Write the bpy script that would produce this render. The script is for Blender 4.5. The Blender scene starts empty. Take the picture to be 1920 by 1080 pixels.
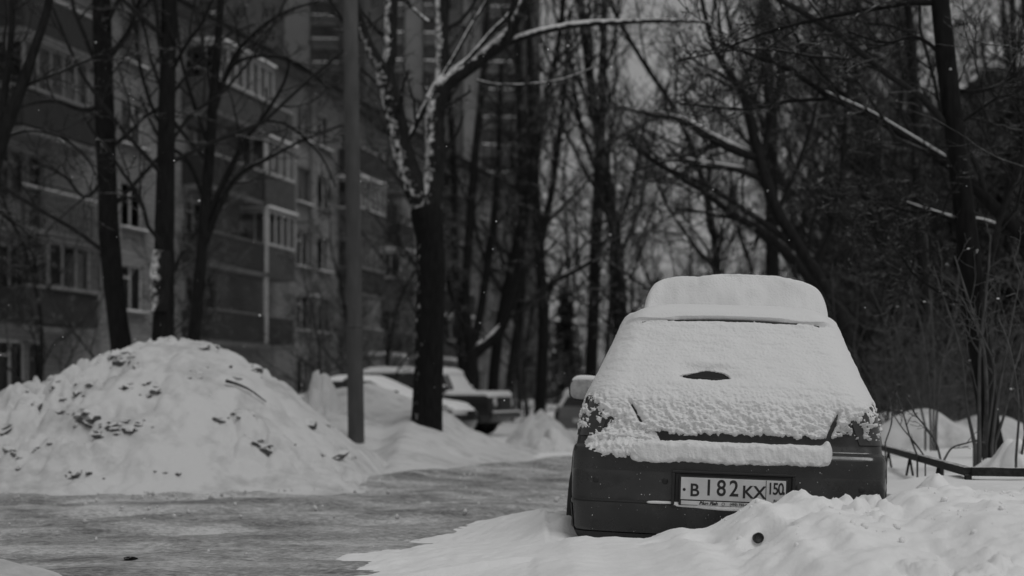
import bpy, math, random
import numpy as np
from mathutils import Vector, noise as mnoise

R = math.radians
rng = np.random.default_rng(7)
random.seed(7)
SC = bpy.context.scene
COL = SC.collection

# ------------------------------------------------------------------ camera, sky, sun, exposure
F = 2667.0            # focal length in photo pixels (50 mm on full frame)
CAMZ = 1.0
HZ = 740.0            # row of the horizon
cam_d = bpy.data.cameras.new('camera')
cam = bpy.data.objects.new('camera', cam_d)
COL.objects.link(cam)
cam.location = (0, 0, CAMZ)
cam.rotation_euler = (R(90), 0, 0)
cam_d.sensor_width = 36.0
cam_d.lens = 36.0 * F / 1920.0
cam_d.shift_y = (HZ - 540.0) / 1920.0
cam_d.clip_start = 0.1
cam_d.clip_end = 3000
cam_d.dof.use_dof = True
cam_d.dof.focus_distance = 7.2
cam_d.dof.aperture_fstop = 1.7
SC.camera = cam

SUN_EL, SUN_AZ = 60.0, 140.0      # azimuth measured from +Y clockwise: behind the camera, to the right
world = bpy.data.worlds.new('World')
SC.world = world
world.use_nodes = True
wn, wl = world.node_tree.nodes, world.node_tree.links
bg = wn['Background']
sky = wn.new('ShaderNodeTexSky')
sky.sky_type = 'NISHITA'
sky.sun_disc = False
sky.sun_elevation = R(SUN_EL)
sky.sun_rotation = R(SUN_AZ)
sky.air_density = 1.0
sky.dust_density = 3.0
bw = wn.new('ShaderNodeRGBToBW')
wl.new(sky.outputs[0], bw.inputs[0])
pw = wn.new('ShaderNodeMath'); pw.operation = 'POWER'       # overcast: evens the clear-sky gradient out
pw.inputs[1].default_value = 0.25
wl.new(bw.outputs[0], pw.inputs[0])
ms_ = wn.new('ShaderNodeMath'); ms_.operation = 'MULTIPLY'
ms_.inputs[1].default_value = 2.0
wl.new(pw.outputs[0], ms_.inputs[0])
wl.new(ms_.outputs[0], bg.inputs['Color'])
bg.inputs['Strength'].default_value = 0.105

sun_d = bpy.data.lights.new('sun', 'SUN')
sun = bpy.data.objects.new('sun', sun_d)
COL.objects.link(sun)
sun_d.energy = 0.9
sun_d.angle = R(28)
sun_d.color = (1.0, 1.0, 1.0)
sdir = Vector((math.sin(R(SUN_AZ)) * math.cos(R(SUN_EL)), math.cos(R(SUN_AZ)) * math.cos(R(SUN_EL)), math.sin(R(SUN_EL))))
sun.rotation_euler = sdir.to_track_quat('Z', 'Y').to_euler()

vs = SC.view_settings
vs.view_transform = 'Standard'
vs.look = 'None'
vs.exposure = -0.03
vs.gamma = 1.0
vs.use_curve_mapping = False
SC.cycles.use_denoising = True
SC.cycles.max_bounces = 6
SC.cycles.volume_bounces = 0


# ------------------------------------------------------------------ helpers
def at(px, py, Y):
    return np.array([(px - 960.0) / F * Y, Y, CAMZ + (HZ - py) / F * Y])


def nz(p, scale, seed=0.0, octaves=3):
    """fractal noise at points p (N,3) through mathutils"""
    out = np.empty(len(p))
    q = p * scale + seed
    for i, v in enumerate(q):
        out[i] = mnoise.fractal(Vector(v), 1.0, 2.0, octaves)
    return out


class VN:
    """fast vectorised value noise"""
    def __init__(self, seed):
        self.t = np.random.default_rng(seed).random((64, 64, 64)) * 2 - 1

    def __call__(self, x, y, z=0.0, scale=1.0, octv=1, gain=0.5):
        s = 0; a = 1.0; tot = 0
        x = np.asarray(x, float); y = np.asarray(y, float); z = np.asarray(z, float) + np.zeros_like(x)
        for o in range(octv):
            s = s + a * self._one(x * scale + 17.3 * o, y * scale + 5.1 * o, z * scale + 9.7 * o)
            tot += a; a *= gain; scale *= 2.03
        return s / tot

    def _one(self, x, y, z):
        xi = np.floor(x).astype(int); yi = np.floor(y).astype(int); zi = np.floor(z).astype(int)
        fx = x - xi; fy = y - yi; fz = z - zi
        fx = fx * fx * (3 - 2 * fx); fy = fy * fy * (3 - 2 * fy); fz = fz * fz * (3 - 2 * fz)
        t = self.t
        def g(a, b, c): return t[(xi + a) & 63, (yi + b) & 63, (zi + c) & 63]
        c00 = g(0, 0, 0) * (1 - fx) + g(1, 0, 0) * fx; c10 = g(0, 1, 0) * (1 - fx) + g(1, 1, 0) * fx
        c01 = g(0, 0, 1) * (1 - fx) + g(1, 0, 1) * fx; c11 = g(0, 1, 1) * (1 - fx) + g(1, 1, 1) * fx
        return (c00 * (1 - fy) + c10 * fy) * (1 - fz) + (c01 * (1 - fy) + c11 * fy) * fz


def worley(x, y, scale, seed=0):
    """F1, F2 of a jittered cell pattern"""
    t = np.random.default_rng(seed).random((64, 64, 3))
    x = x * scale; y = y * scale
    xi = np.floor(x).astype(int); yi = np.floor(y).astype(int)
    f1 = np.full(x.shape, 9.0); f2 = f1.copy(); idv = np.zeros(x.shape)
    for a in (-1, 0, 1):
        for b in (-1, 0, 1):
            c = t[(xi + a) & 63, (yi + b) & 63]
            d = np.hypot(xi + a + c[..., 0] - x, yi + b + c[..., 1] - y)
            m = d < f1
            f2 = np.where(m, f1, np.minimum(f2, d)); idv = np.where(m, c[..., 2], idv); f1 = np.where(m, d, f1)
    return f1, f2, idv


def chunks(X, Y, scale, seed=0):
    """broken blocks: every cell its own height with cracks between"""
    wx = X + 0.35 / scale * N1(X, Y, seed, scale * 1.3, 2); wy = Y + 0.35 / scale * N2(X, Y, seed, scale * 1.3, 2)
    f1, f2, i = worley(wx, wy, scale, seed)
    return (i - 0.5) * sst(0.0, 0.16, f2 - f1) + 0.35 * (sst(0.0, 0.3, f2 - f1) - 0.8) - 0.25 * f1 ** 2


N1, N2, N3 = VN(1), VN(2), VN(3)
SSTX = 0
sst = lambda a, b, x: np.clip((x - a) / (b - a), 0, 1) ** 2 * (3 - 2 * np.clip((x - a) / (b - a), 0, 1))


def mesh_arrays(name, V, Q, smooth=True):
    """V (n,3), Q (m,3|4) -> mesh"""
    V = np.asarray(V, np.float32); Q = np.asarray(Q, np.int32)
    me = bpy.data.meshes.new(name)
    k = Q.shape[1]
    me.vertices.add(len(V)); me.vertices.foreach_set('co', V.ravel())
    me.loops.add(Q.size); me.loops.foreach_set('vertex_index', Q.ravel())
    me.polygons.add(len(Q))
    me.polygons.foreach_set('loop_start', np.arange(0, Q.size, k, dtype=np.int32))
    me.polygons.foreach_set('use_smooth', np.full(len(Q), smooth))
    me.update(calc_edges=True); me.validate()
    return me


def link(name, me, mat=None, parent=None):
    o = bpy.data.objects.new(name, me)
    COL.objects.link(o)
    if mat is not None and me is not None and not me.materials:
        for m in (mat if isinstance(mat, (list, tuple)) else [mat]):
            me.materials.append(m)
    if parent is not None:
        o.parent = parent
    return o


def empty(name, loc=(0, 0, 0), rot=(0, 0, 0)):
    o = bpy.data.objects.new(name, None)
    COL.objects.link(o)
    o.location = loc; o.rotation_euler = rot
    o.empty_display_size = 0.2
    return o


def tag(o, label=None, cat=None, group=None, kind=None):
    if label: o['label'] = label
    if cat: o['category'] = cat
    if group: o['group'] = group
    if kind: o['kind'] = kind
    return o


class MB:
    """collects quads, boxes and grids into one mesh"""
    def __init__(self): self.v = []; self.f = []

    def quad(self, a, b, c, d):
        n = len(self.v); self.v += [tuple(a), tuple(b), tuple(c), tuple(d)]; self.f.append((n, n + 1, n + 2, n + 3)); return self

    def box(self, lo, hi, M=None):
        (x0, y0, z0), (x1, y1, z1) = lo, hi
        c = [(x0, y0, z0), (x1, y0, z0), (x1, y1, z0), (x0, y1, z0), (x0, y0, z1), (x1, y0, z1), (x1, y1, z1), (x0, y1, z1)]
        if M: c = [M(p) for p in c]
        n = len(self.v); self.v += [tuple(p) for p in c]
        for q in ((0, 3, 2, 1), (4, 5, 6, 7), (0, 1, 5, 4), (1, 2, 6, 5), (2, 3, 7, 6), (3, 0, 4, 7)):
            self.f.append(tuple(n + i for i in q))
        return self

    def bar(self, a, b, w, h):
        """box beam from a to b, width w, height h"""
        a = np.array(a, float); b = np.array(b, float); d = b - a; L = np.linalg.norm(d); d /= L
        up = np.array([0, 0, 1.0]) if abs(d[2]) < 0.95 else np.array([0, 1.0, 0])
        s = np.cross(d, up); s /= np.linalg.norm(s); u = np.cross(s, d)
        return self.box((-w / 2, 0, -h / 2), (w / 2, L, h / 2), lambda p: a + s * p[0] + d * p[1] + u * p[2])

    def build(self, name, mat, parent=None, smooth=False, bevel=0):
        me = bpy.data.meshes.new(name)
        me.from_pydata([tuple(map(float, p)) for p in self.v], [], self.f)
        me.update()
        if smooth:
            me.polygons.foreach_set('use_smooth', [True] * len(me.polygons))
        o = link(name, me, mat, parent)
        if bevel:
            m = o.modifiers.new('bevel', 'BEVEL'); m.width = bevel; m.segments = 2
        return o


def grid_faces(nu, nv, closed_u=False):
    i, j = np.meshgrid(np.arange(nu if closed_u else nu - 1), np.arange(nv - 1), indexing='ij')
    a = i * nv + j; b = ((i + 1) % nu) * nv + j
    return np.stack([a, b, b + 1, a + 1], -1).reshape(-1, 4)


def tube_batch(P, Rr, sides):
    """P (B,N,3), Rr (B,N) -> V,F"""
    B, N, _ = P.shape
    T = np.gradient(P, axis=1)
    T /= np.linalg.norm(T, axis=2, keepdims=True) + 1e-9
    ref = np.where(np.abs(T[:, :1, 2:3]) > 0.9, np.array([[[1.0, 0, 0]]]), np.array([[[0, 0, 1.0]]]))
    ref = np.repeat(ref, N, 1)
    U = np.cross(T, ref); U /= np.linalg.norm(U, axis=2, keepdims=True) + 1e-9
    W = np.cross(U, T)
    a = np.arange(sides) * 2 * math.pi / sides
    V = P[:, :, None, :] + Rr[:, :, None, None] * (U[:, :, None, :] * np.cos(a)[None, None, :, None] + W[:, :, None, :] * np.sin(a)[None, None, :, None])
    V = V.reshape(-1, 3)
    b, n, s = np.meshgrid(np.arange(B), np.arange(N - 1), np.arange(sides), indexing='ij')
    base = (b * N + n) * sides
    s2 = (s + 1) % sides
    Fq = np.stack([base + s, base + s2, base + sides + s2, base + sides + s], -1).reshape(-1, 4)
    return V, Fq


def join(parts):
    Vs = []; Fs = []; n = 0
    for V, Fq in parts:
        Vs.append(V); Fs.append(Fq + n); n += len(V)
    return np.concatenate(Vs), np.concatenate(Fs)


def catmull(pts, n):
    pts = np.asarray(pts, float)
    if len(pts) < 3:
        t = np.linspace(0, 1, n)[:, None]
        return pts[0] * (1 - t) + pts[-1] * t
    P = np.vstack([2 * pts[0] - pts[1], pts, 2 * pts[-1] - pts[-2]])
    m = len(pts) - 1
    u = np.linspace(0, m, n); i = np.minimum(u.astype(int), m - 1); t = (u - i)[:, None]
    p0, p1, p2, p3 = P[i], P[i + 1], P[i + 2], P[i + 3]
    return 0.5 * ((2 * p1) + (-p0 + p2) * t + (2 * p0 - 5 * p1 + 4 * p2 - p3) * t ** 2 + (-p0 + 3 * p1 - 3 * p2 + p3) * t ** 3)


def sprout(P, Rr, k, ratio, ang, npts, t0=0.2, wig=0.18, up=0.05, rr=0.55, rmin=0.003, g=None, taper=0.45, shrink=0.5):
    """children of every branch of a batch"""
    g = g or rng
    B, N, _ = P.shape
    L = np.linalg.norm(np.diff(P, axis=1), axis=2).sum(1)
    t = t0 + (1 - t0) * ((np.arange(k)[None, :] + g.random((B, k))) / k)
    x = t * (N - 1); i = np.minimum(x.astype(int), N - 2); f = (x - i)[..., None]
    bi = np.arange(B)[:, None]
    p = P[bi, i] * (1 - f) + P[bi, i + 1] * f
    tan = P[bi, i + 1] - P[bi, i]; tan /= np.linalg.norm(tan, axis=2, keepdims=True) + 1e-9
    r = Rr[bi, i] * (1 - f[..., 0]) + Rr[bi, i + 1] * f[..., 0]
    v = g.normal(size=(B, k, 3)); v -= (v * tan).sum(2, keepdims=True) * tan
    v /= np.linalg.norm(v, axis=2, keepdims=True) + 1e-9
    a = np.radians(ang * (0.7 + 0.6 * g.random((B, k))))[..., None]
    d = tan * np.cos(a) + v * np.sin(a)
    ln = (L[:, None] * ratio * (0.55 + 0.9 * g.random((B, k))) * (1 - shrink * t))
    d = d.reshape(-1, 3); p = p.reshape(-1, 3); ln = ln.reshape(-1); r0 = np.maximum(r.reshape(-1) * rr, rmin)
    out = np.empty((B * k, npts, 3)); out[:, 0] = p
    for n in range(1, npts):
        d = d + g.normal(size=d.shape) * wig + np.array([0, 0, up])
        d /= np.linalg.norm(d, axis=1, keepdims=True)
        out[:, n] = out[:, n - 1] + d * (ln / (npts - 1))[:, None]
    rad = r0[:, None] * np.linspace(1, taper, npts)[None, :]
    return out, np.maximum(rad, rmin * 0.7)


# ------------------------------------------------------------------ materials (all neutral: the photograph is black and white)
def base_mat(name, rough=0.8):
    m = bpy.data.materials.new(name); m.use_nodes = True
    b = m.node_tree.nodes['Principled BSDF']
    b.inputs['Roughness'].default_value = rough
    return m, m.node_tree.nodes, m.node_tree.links, b


def g3(v): return (v, v, v, 1.0)


def plain(name, v, rough=0.8, var=0.25, scale=6.0, metal=0.0, bump=0.0, stretch=(1, 1, 1), detail=4.0, coord='Object', coat=0.0):
    m, n, l, b = base_mat(name, rough)
    tc = n.new('ShaderNodeTexCoord'); mp = n.new('ShaderNodeMapping'); nt = n.new('ShaderNodeTexNoise')
    mp.inputs['Scale'].default_value = stretch
    l.new(tc.outputs[coord], mp.inputs[0]); l.new(mp.outputs[0], nt.inputs['Vector'])
    nt.inputs['Scale'].default_value = scale; nt.inputs['Detail'].default_value = detail
    rp = n.new('ShaderNodeValToRGB')
    rp.color_ramp.elements[0].position = 0.3; rp.color_ramp.elements[1].position = 0.7
    rp.color_ramp.elements[0].color = g3(v * (1 - var)); rp.color_ramp.elements[1].color = g3(min(1, v * (1 + var)))
    l.new(nt.outputs['Fac'], rp.inputs[0]); l.new(rp.outputs[0], b.inputs['Base Color'])
    b.inputs['Metallic'].default_value = metal
    b.inputs['Coat Weight'].default_value = coat
    if bump:
        bp = n.new('ShaderNodeBump'); bp.inputs['Strength'].default_value = bump; bp.inputs['Distance'].default_value = 0.02
        l.new(nt.outputs['Fac'], bp.inputs['Height']); l.new(bp.outputs[0], b.inputs['Normal'])
    return m


def snow_mat(name, v=0.80, fine=60.0, bump=0.35, dirt=0.0, dscale=3.0):
    m, n, l, b = base_mat(name, 0.75)
    b.inputs['Specular IOR Level'].default_value = 0.25
    tc = n.new('ShaderNodeTexCoord')
    a = n.new('ShaderNodeTexNoise'); a.inputs['Scale'].default_value = fine; a.inputs['Detail'].default_value = 6
    c = n.new('ShaderNodeTexNoise'); c.inputs['Scale'].default_value = dscale; c.inputs['Detail'].default_value = 9; c.inputs['Roughness'].default_value = 0.65
    l.new(tc.outputs['Object'], a.inputs['Vector']); l.new(tc.outputs['Object'], c.inputs['Vector'])
    bp = n.new('ShaderNodeBump'); bp.inputs['Strength'].default_value = bump; bp.inputs['Distance'].default_value = 0.01
    l.new(a.outputs['Fac'], bp.inputs['Height']); l.new(bp.outputs[0], b.inputs['Normal'])
    rp = n.new('ShaderNodeValToRGB')
    rp.color_ramp.elements[0].position = 0.25; rp.color_ramp.elements[1].position = 0.52
    rp.color_ramp.elements[0].color = g3(v * (1 - dirt)); rp.color_ramp.elements[1].color = g3(v)
    l.new(c.outputs['Fac'], rp.inputs[0]); l.new(rp.outputs[0], b.inputs['Base Color'])
    return m


def snowy(name, dark, snow=0.8, edge=0.55, width=0.25, dirv=(0, 0, 1), nscale=9.0, namp=0.5, rough=0.9, bump=0.5, bscale=30.0, bstretch=(1, 1, 0.25), var=0.4):
    """a dark surface that carries settled snow where it faces dirv"""
    m, n, l, b = base_mat(name, rough)
    b.inputs['Specular IOR Level'].default_value = 0.12
    tc = n.new('ShaderNodeTexCoord'); ge = n.new('ShaderNodeNewGeometry')
    mp = n.new('ShaderNodeMapping'); mp.inputs['Scale'].default_value = bstretch
    l.new(tc.outputs['Object'], mp.inputs[0])
    bn = n.new('ShaderNodeTexNoise'); bn.inputs['Scale'].default_value = bscale; bn.inputs['Detail'].default_value = 5
    l.new(mp.outputs[0], bn.inputs['Vector'])
    rp = n.new('ShaderNodeValToRGB')
    rp.color_ramp.elements[0].position = 0.3; rp.color_ramp.elements[1].position = 0.7
    rp.color_ramp.elements[0].color = g3(dark * (1 - var)); rp.color_ramp.elements[1].color = g3(dark * (1 + var))
    l.new(bn.outputs['Fac'], rp.inputs[0])
    bp = n.new('ShaderNodeBump'); bp.inputs['Strength'].default_value = bump; bp.inputs['Distance'].default_value = 0.02
    l.new(bn.outputs['Fac'], bp.inputs['Height']); l.new(bp.outputs[0], b.inputs['Normal'])
    dt = n.new('ShaderNodeVectorMath'); dt.operation = 'DOT_PRODUCT'
    d = Vector(dirv).normalized()
    dt.inputs[1].default_value = d
    l.new(ge.outputs['Normal'], dt.inputs[0])
    sn = n.new('ShaderNodeTexNoise'); sn.inputs['Scale'].default_value = nscale; sn.inputs['Detail'].default_value = 5
    l.new(tc.outputs['Object'], sn.inputs['Vector'])
    ma = n.new('ShaderNodeMath'); ma.operation = 'MULTIPLY_ADD'
    l.new(sn.outputs['Fac'], ma.inputs[0]); ma.inputs[1].default_value = namp * 2; l.new(dt.outputs['Value'], ma.inputs[2])
    mr = n.new('ShaderNodeMapRange')
    mr.inputs['From Min'].default_value = edge + namp; mr.inputs['From Max'].default_value = edge + namp + width
    l.new(ma.outputs[0], mr.inputs['Value'])
    mx = n.new('ShaderNodeMix'); mx.data_type = 'RGBA'
    l.new(mr.outputs[0], mx.inputs['Factor']); l.new(rp.outputs[0], mx.inputs['A']); mx.inputs['B'].default_value = g3(snow)
    l.new(mx.outputs['Result'], b.inputs['Base Color'])
    return m


def glass_mat(name, v=0.02, rough=0.15):
    m, n, l, b = base_mat(name, rough)
    b.inputs['Base Color'].default_value = g3(v)
    b.inputs['Specular IOR Level'].default_value = 0.5
    return m


M_SNOW = snow_mat('snow', 0.80)
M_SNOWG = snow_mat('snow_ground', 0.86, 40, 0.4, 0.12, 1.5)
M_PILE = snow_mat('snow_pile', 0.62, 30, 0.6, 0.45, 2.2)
M_CARSNOW = snow_mat('snow_on_car', 0.76, 90, 0.45)
M_DIRTSHADE = snowy('clod_dirt_shade', 0.12, 0.70, 0.22, 0.4, (0, -0.1, 1), 12, 0.3, bscale=25, bstretch=(1, 1, 1))  # dark sides carry dirt and the painted shade of chunk undersides
M_BARK = snowy('bark', 0.016, 0.7, 0.80, 0.2, (-0.2, -0.1, 1), 5, 0.35, bscale=22)
M_BARKV = snowy('bark_wind_snow', 0.018, 0.72, 0.50, 0.40, (-0.55, -0.45, 0.70), 12, 0.75, bscale=24)
M_BARKT = snowy('bark_trunk', 0.011, 0.7, 0.86, 0.2, (-0.66, -0.40, 0.66), 12, 0.5, bscale=24)
M_BARKD = snowy('bark_dark', 0.012, 0.7, 0.92, 0.2, (-0.2, -0.1, 1), 5, 0.3, bscale=22)
M_TWIG = snowy('twigs', 0.022, 0.6, 0.75, 0.25, (0, 0, 1), 3, 0.5, bump=0)
M_TWIGF = snowy('far_twigs', 0.025, 0.55, 0.80, 0.25, (0, 0, 1), 2, 0.5, bump=0)
M_BUSH = snowy('bush_twigs', 0.085, 0.6, 0.85, 0.25, (0, 0, 1), 3, 0.4, bump=0)
M_SEED = plain('dry_seed_clusters', 0.10, 0.9, 0.4, 3)
M_NEEDLE = snowy('needles', 0.04, 0.6, 0.85, 0.3, (0, 0, 1), 2, 0.4, bump=0)
M_CONC = plain('concrete_pole', 0.06, 0.9, 0.25, 9, bump=0.25, stretch=(1, 1, 0.3))
M_PAINT = plain('car_paint', 0.014, 0.22, 0.6, 5, coat=0.35, detail=9)
_n = M_PAINT.node_tree.nodes; _l = M_PAINT.node_tree.links          # salt film: uneven gloss
_t = _n.new('ShaderNodeTexNoise'); _t.inputs['Scale'].default_value = 7; _t.inputs['Detail'].default_value = 9; _t.inputs['Roughness'].default_value = 0.7
_m = _n.new('ShaderNodeMapRange'); _m.inputs['From Min'].default_value = 0.35; _m.inputs['From Max'].default_value = 0.65; _m.inputs['To Min'].default_value = 0.10; _m.inputs['To Max'].default_value = 0.55
_c = _n.new('ShaderNodeTexCoord'); _l.new(_c.outputs['Object'], _t.inputs['Vector']); _l.new(_t.outputs['Fac'], _m.inputs['Value']); _l.new(_m.outputs[0], _n['Principled BSDF'].inputs['Roughness'])
M_PAINTD = plain('dark_car_paint', 0.010, 0.3, 0.3, 3, coat=0.2)
M_PAINTL = plain('pale_car_paint', 0.13, 0.35, 0.1, 3, coat=0.4)
M_TRIM = plain('black_trim', 0.014, 0.6, 0.2, 20)
M_RUBBER = plain('rubber', 0.018, 0.85, 0.3, 20)
M_RIM = plain('steel_rim', 0.12, 0.45, 0.2, 12, metal=0.6)
M_LENS = plain('lamp_lens', 0.03, 0.12, 0.2, 40, coat=0.6)
M_HLENS = plain('headlamp_lens', 0.45, 0.1, 0.15, 30, coat=0.5)
M_MIRROR = plain('mirror_glass', 0.35, 0.25, 0.3, 25, metal=0.0)
M_CARGLASS = glass_mat('car_glass', 0.012, 0.08)
M_GLASS = glass_mat('window_glass', 0.015, 0.12)
M_PLATE = plain('plate_white', 0.56, 0.5, 0.14, 9, detail=8)
M_INK = plain('plate_black', 0.012, 0.5, 0.1, 30)
M_FRAMEW = plain('white_window_frame', 0.42, 0.7, 0.15, 8)
M_FRAMED = plain('weathered_frame', 0.16, 0.8, 0.2, 8)
M_CURT = plain('curtain', 0.22, 0.9, 0.4, 4, stretch=(6, 6, 0.3))
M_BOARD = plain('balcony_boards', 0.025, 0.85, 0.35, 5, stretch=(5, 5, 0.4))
M_BOARDL = plain('pale_balcony_panel', 0.065, 0.85, 0.25, 4)
M_FENCE = snowy('fence_metal', 0.03, 0.75, 0.93, 0.1, (0, 0, 1), 14, 0.25, rough=0.6, bstretch=(1, 1, 1))
M_ROOF = snowy('roof_snowy', 0.04, 0.6, 0.55, 0.3, (0, 0, 1), 0.6, 0.5, bscale=4, bstretch=(1, 1, 1))


def brick_mat(name, v, scale=1.0):
    m, n, l, b = base_mat(name, 0.9)
    tc = n.new('ShaderNodeTexCoord')
    sp = n.new('ShaderNodeSeparateXYZ'); cb = n.new('ShaderNodeCombineXYZ'); ad = n.new('ShaderNodeMath'); ad.operation = 'ADD'
    l.new(tc.outputs['Object'], sp.inputs[0])
    l.new(sp.outputs['X'], ad.inputs[0]); l.new(sp.outputs['Y'], ad.inputs[1])
    l.new(ad.outputs[0], cb.inputs['X']); l.new(sp.outputs['Z'], cb.inputs['Y'])
    br = n.new('ShaderNodeTexBrick')
    br.inputs['Scale'].default_value = 1.0
    br.inputs['Brick Width'].default_value = 0.52 * scale; br.inputs['Row Height'].default_value = 0.17 * scale
    br.inputs['Mortar Size'].default_value = 0.018
    br.inputs['Color1'].default_value = g3(v); br.inputs['Color2'].default_value = g3(v * 0.8); br.inputs['Mortar'].default_value = g3(v * 0.6)
    l.new(cb.outputs[0], br.inputs['Vector'])
    nt = n.new('ShaderNodeTexNoise'); nt.inputs['Scale'].default_value = 0.5; nt.inputs['Detail'].default_value = 6
    l.new(tc.outputs['Object'], nt.inputs['Vector'])
    mr = n.new('ShaderNodeMapRange'); mr.inputs['From Min'].default_value = 0.3; mr.inputs['From Max'].default_value = 0.7
    mr.inputs['To Min'].default_value = 0.65; mr.inputs['To Max'].default_value = 1.15
    l.new(nt.outputs['Fac'], mr.inputs['Value'])
    mx = n.new('ShaderNodeVectorMath'); mx.operation = 'SCALE'
    l.new(br.outputs['Color'], mx.inputs[0]); l.new(mr.outputs[0], mx.inputs['Scale'])
    l.new(mx.outputs[0], b.inputs['Base Color'])
    return m


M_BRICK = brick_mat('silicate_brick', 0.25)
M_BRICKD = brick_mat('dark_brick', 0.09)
M_PLINTH = plain('plinth_render', 0.10, 0.95, 0.25, 2)
M_SLAB = plain('balcony_slab', 0.12, 0.9, 0.25, 3)
M_TOWER = plain('tower_panel', 0.07, 0.9, 0.15, 0.3)
M_TOWERL = plain('tower_pale_panel', 0.15, 0.9, 0.1, 0.3)


def road_mat():
    m, n, l, b = base_mat('packed_ice', 0.5)
    tc = n.new('ShaderNodeTexCoord'); mp = n.new('ShaderNodeMapping')
    mp.inputs['Rotation'].default_value = (0, 0, R(-6)); mp.inputs['Scale'].default_value = (0.9, 1.5, 1)
    l.new(tc.outputs['Object'], mp.inputs[0])
    a = n.new('ShaderNodeTexNoise'); a.inputs['Scale'].default_value = 1.1; a.inputs['Detail'].default_value = 10; a.inputs['Roughness'].default_value = 0.72
    l.new(mp.outputs[0], a.inputs['Vector'])
    c = n.new('ShaderNodeTexNoise'); c.inputs['Scale'].default_value = 22; c.inputs['Detail'].default_value = 9; c.inputs['Roughness'].default_value = 0.8
    l.new(mp.outputs[0], c.inputs['Vector'])
    sc_ = n.new('ShaderNodeMath'); sc_.operation = 'MULTIPLY'; sc_.inputs[1].default_value = 0.75
    l.new(a.outputs['Fac'], sc_.inputs[0])
    mm = n.new('ShaderNodeMath'); mm.operation = 'MULTIPLY_ADD'; mm.inputs[1].default_value = 0.8
    l.new(c.outputs['Fac'], mm.inputs[0]); l.new(sc_.outputs[0], mm.inputs[2])
    rp = n.new('ShaderNodeValToRGB'); cr = rp.color_ramp
    cr.elements[0].position = 0.66; cr.elements[0].color = g3(0.14)
    cr.elements[1].position = 0.90; cr.elements[1].color = g3(0.78)
    e = cr.elements.new(0.775); e.color = g3(0.41)
    l.new(mm.outputs[0], rp.inputs[0]); l.new(rp.outputs[0], b.inputs['Base Color'])
    bp = n.new('ShaderNodeBump'); bp.inputs['Strength'].default_value = 0.8; bp.inputs['Distance'].default_value = 0.03
    l.new(mm.outputs[0], bp.inputs['Height']); l.new(bp.outputs[0], b.inputs['Normal'])
    return m


M_ROAD = road_mat()

# ------------------------------------------------------------------ ground and road
ROAD_Z = 0.12
# road centre line (x, y), the road comes from the left and bends away to the right
RC = catmull([(-30, 9.0), (-16, 9.6), (-8, 10.1), (-4.2, 10.6), (-1.5, 11.6), (0.6, 14.0), (2.6, 18.0), (5.2, 24.5), (9.0, 35), (14, 52), (20, 80)], 720)
RT = np.gradient(RC, axis=0); RT /= np.linalg.norm(RT, axis=1, keepdims=True)
RN = np.stack([-RT[:, 1], RT[:, 0]], 1)          # to the far / left side


def ground():
    xs = np.concatenate([np.linspace(-900, -60, 16), np.linspace(-50, 60, 150), np.linspace(75, 900, 16)])
    ys = np.concatenate([np.linspace(-200, -5, 10), np.linspace(0, 110, 150), np.linspace(125, 1800, 22)])
    X, Y = np.meshgrid(xs, ys, indexing='ij')
    Z = 0.03 + 0.05 * N1(X, Y, 0, 0.4, 3)
    Z = Z + sst(60, 140, Y) * 0.5
    V = np.stack([X, Y, Z], -1).reshape(-1, 3)
    # orientation: x outer, y inner -> flip for up normals
    return tag(link('ground', mesh_arrays('ground', V, grid_faces(len(xs), len(ys))), M_SNOWG), kind='structure')


ground()


def road():
    nb = 150
    b = np.linspace(-7.0, 2.9, nb)
    P = RC[:, None, :] + RN[:, None, :] * b[None, :, None]
    a = np.linspace(0, 100, len(RC))[:, None] + 0 * b[None, :]
    bb = b[None, :] + 0 * a
    rut = -0.06 * np.exp(-((bb - 1.25) / 0.28) ** 2) - 0.055 * np.exp(-((bb + 0.2) / 0.3) ** 2) - 0.05 * np.exp(-((bb + 1.7) / 0.3) ** 2)
    ridge = 0.05 * np.exp(-((bb - 2.15 + 0.15 * N2(a, 0 * a, 0, 0.7)) / 0.18) ** 2)
    Z = ROAD_Z + rut + ridge + 0.02 * N1(a * 0.6, bb * 2, 0, 1.0, 3) + 0.030 * N2(P[..., 0] * 0.6, P[..., 1], 0, 2.6, 4, 0.6) + 0.010 * np.abs(N3(P[..., 0], P[..., 1], 3, 9.0, 2)) - 0.25 * sst(2.5, 2.9, bb) - 0.25 * sst(-6.6, -7.0, bb)
    V = np.concatenate([P, Z[..., None]], -1).reshape(-1, 3)
    return tag(link('road', mesh_arrays('road', V, grid_faces(len(RC), nb)[:, ::-1]), M_ROAD), kind='structure')


road()


def heightfield(name, x0, x1, y0, y1, step, fn, mat, label, cat='snow pile', group=None, drop=-0.04):
    xs = np.arange(x0, x1, step); ys = np.arange(y0, y1, step)
    X, Y = np.meshgrid(xs, ys, indexing='ij')
    Z = fn(X, Y)
    V = np.stack([X, Y, Z], -1).reshape(-1, 3)
    Q = grid_faces(len(xs), len(ys))
    keep = (V[:, 2][Q] > drop).any(1)
    Q = Q[keep]
    used = np.unique(Q); mp = -np.ones(len(V), int); mp[used] = np.arange(len(used))
    o = link(name, mesh_arrays(name, V[used], mp[Q]), mat)
    return tag(o, label, cat, group)


# big shovelled pile on the left
PX = np.array([-300, -120, 0, 60, 130, 200, 250, 300, 380, 440, 500, 560, 620, 680, 760, 840]); PY = np.array([800, 770, 752, 722, 694, 668, 648, 641, 645, 662, 697, 742, 792, 842, 930, 1010])
PYD = 15.6
PXw = (PX - 960) / F * PYD; PZw = CAMZ + (HZ - PY) / F * PYD


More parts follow.
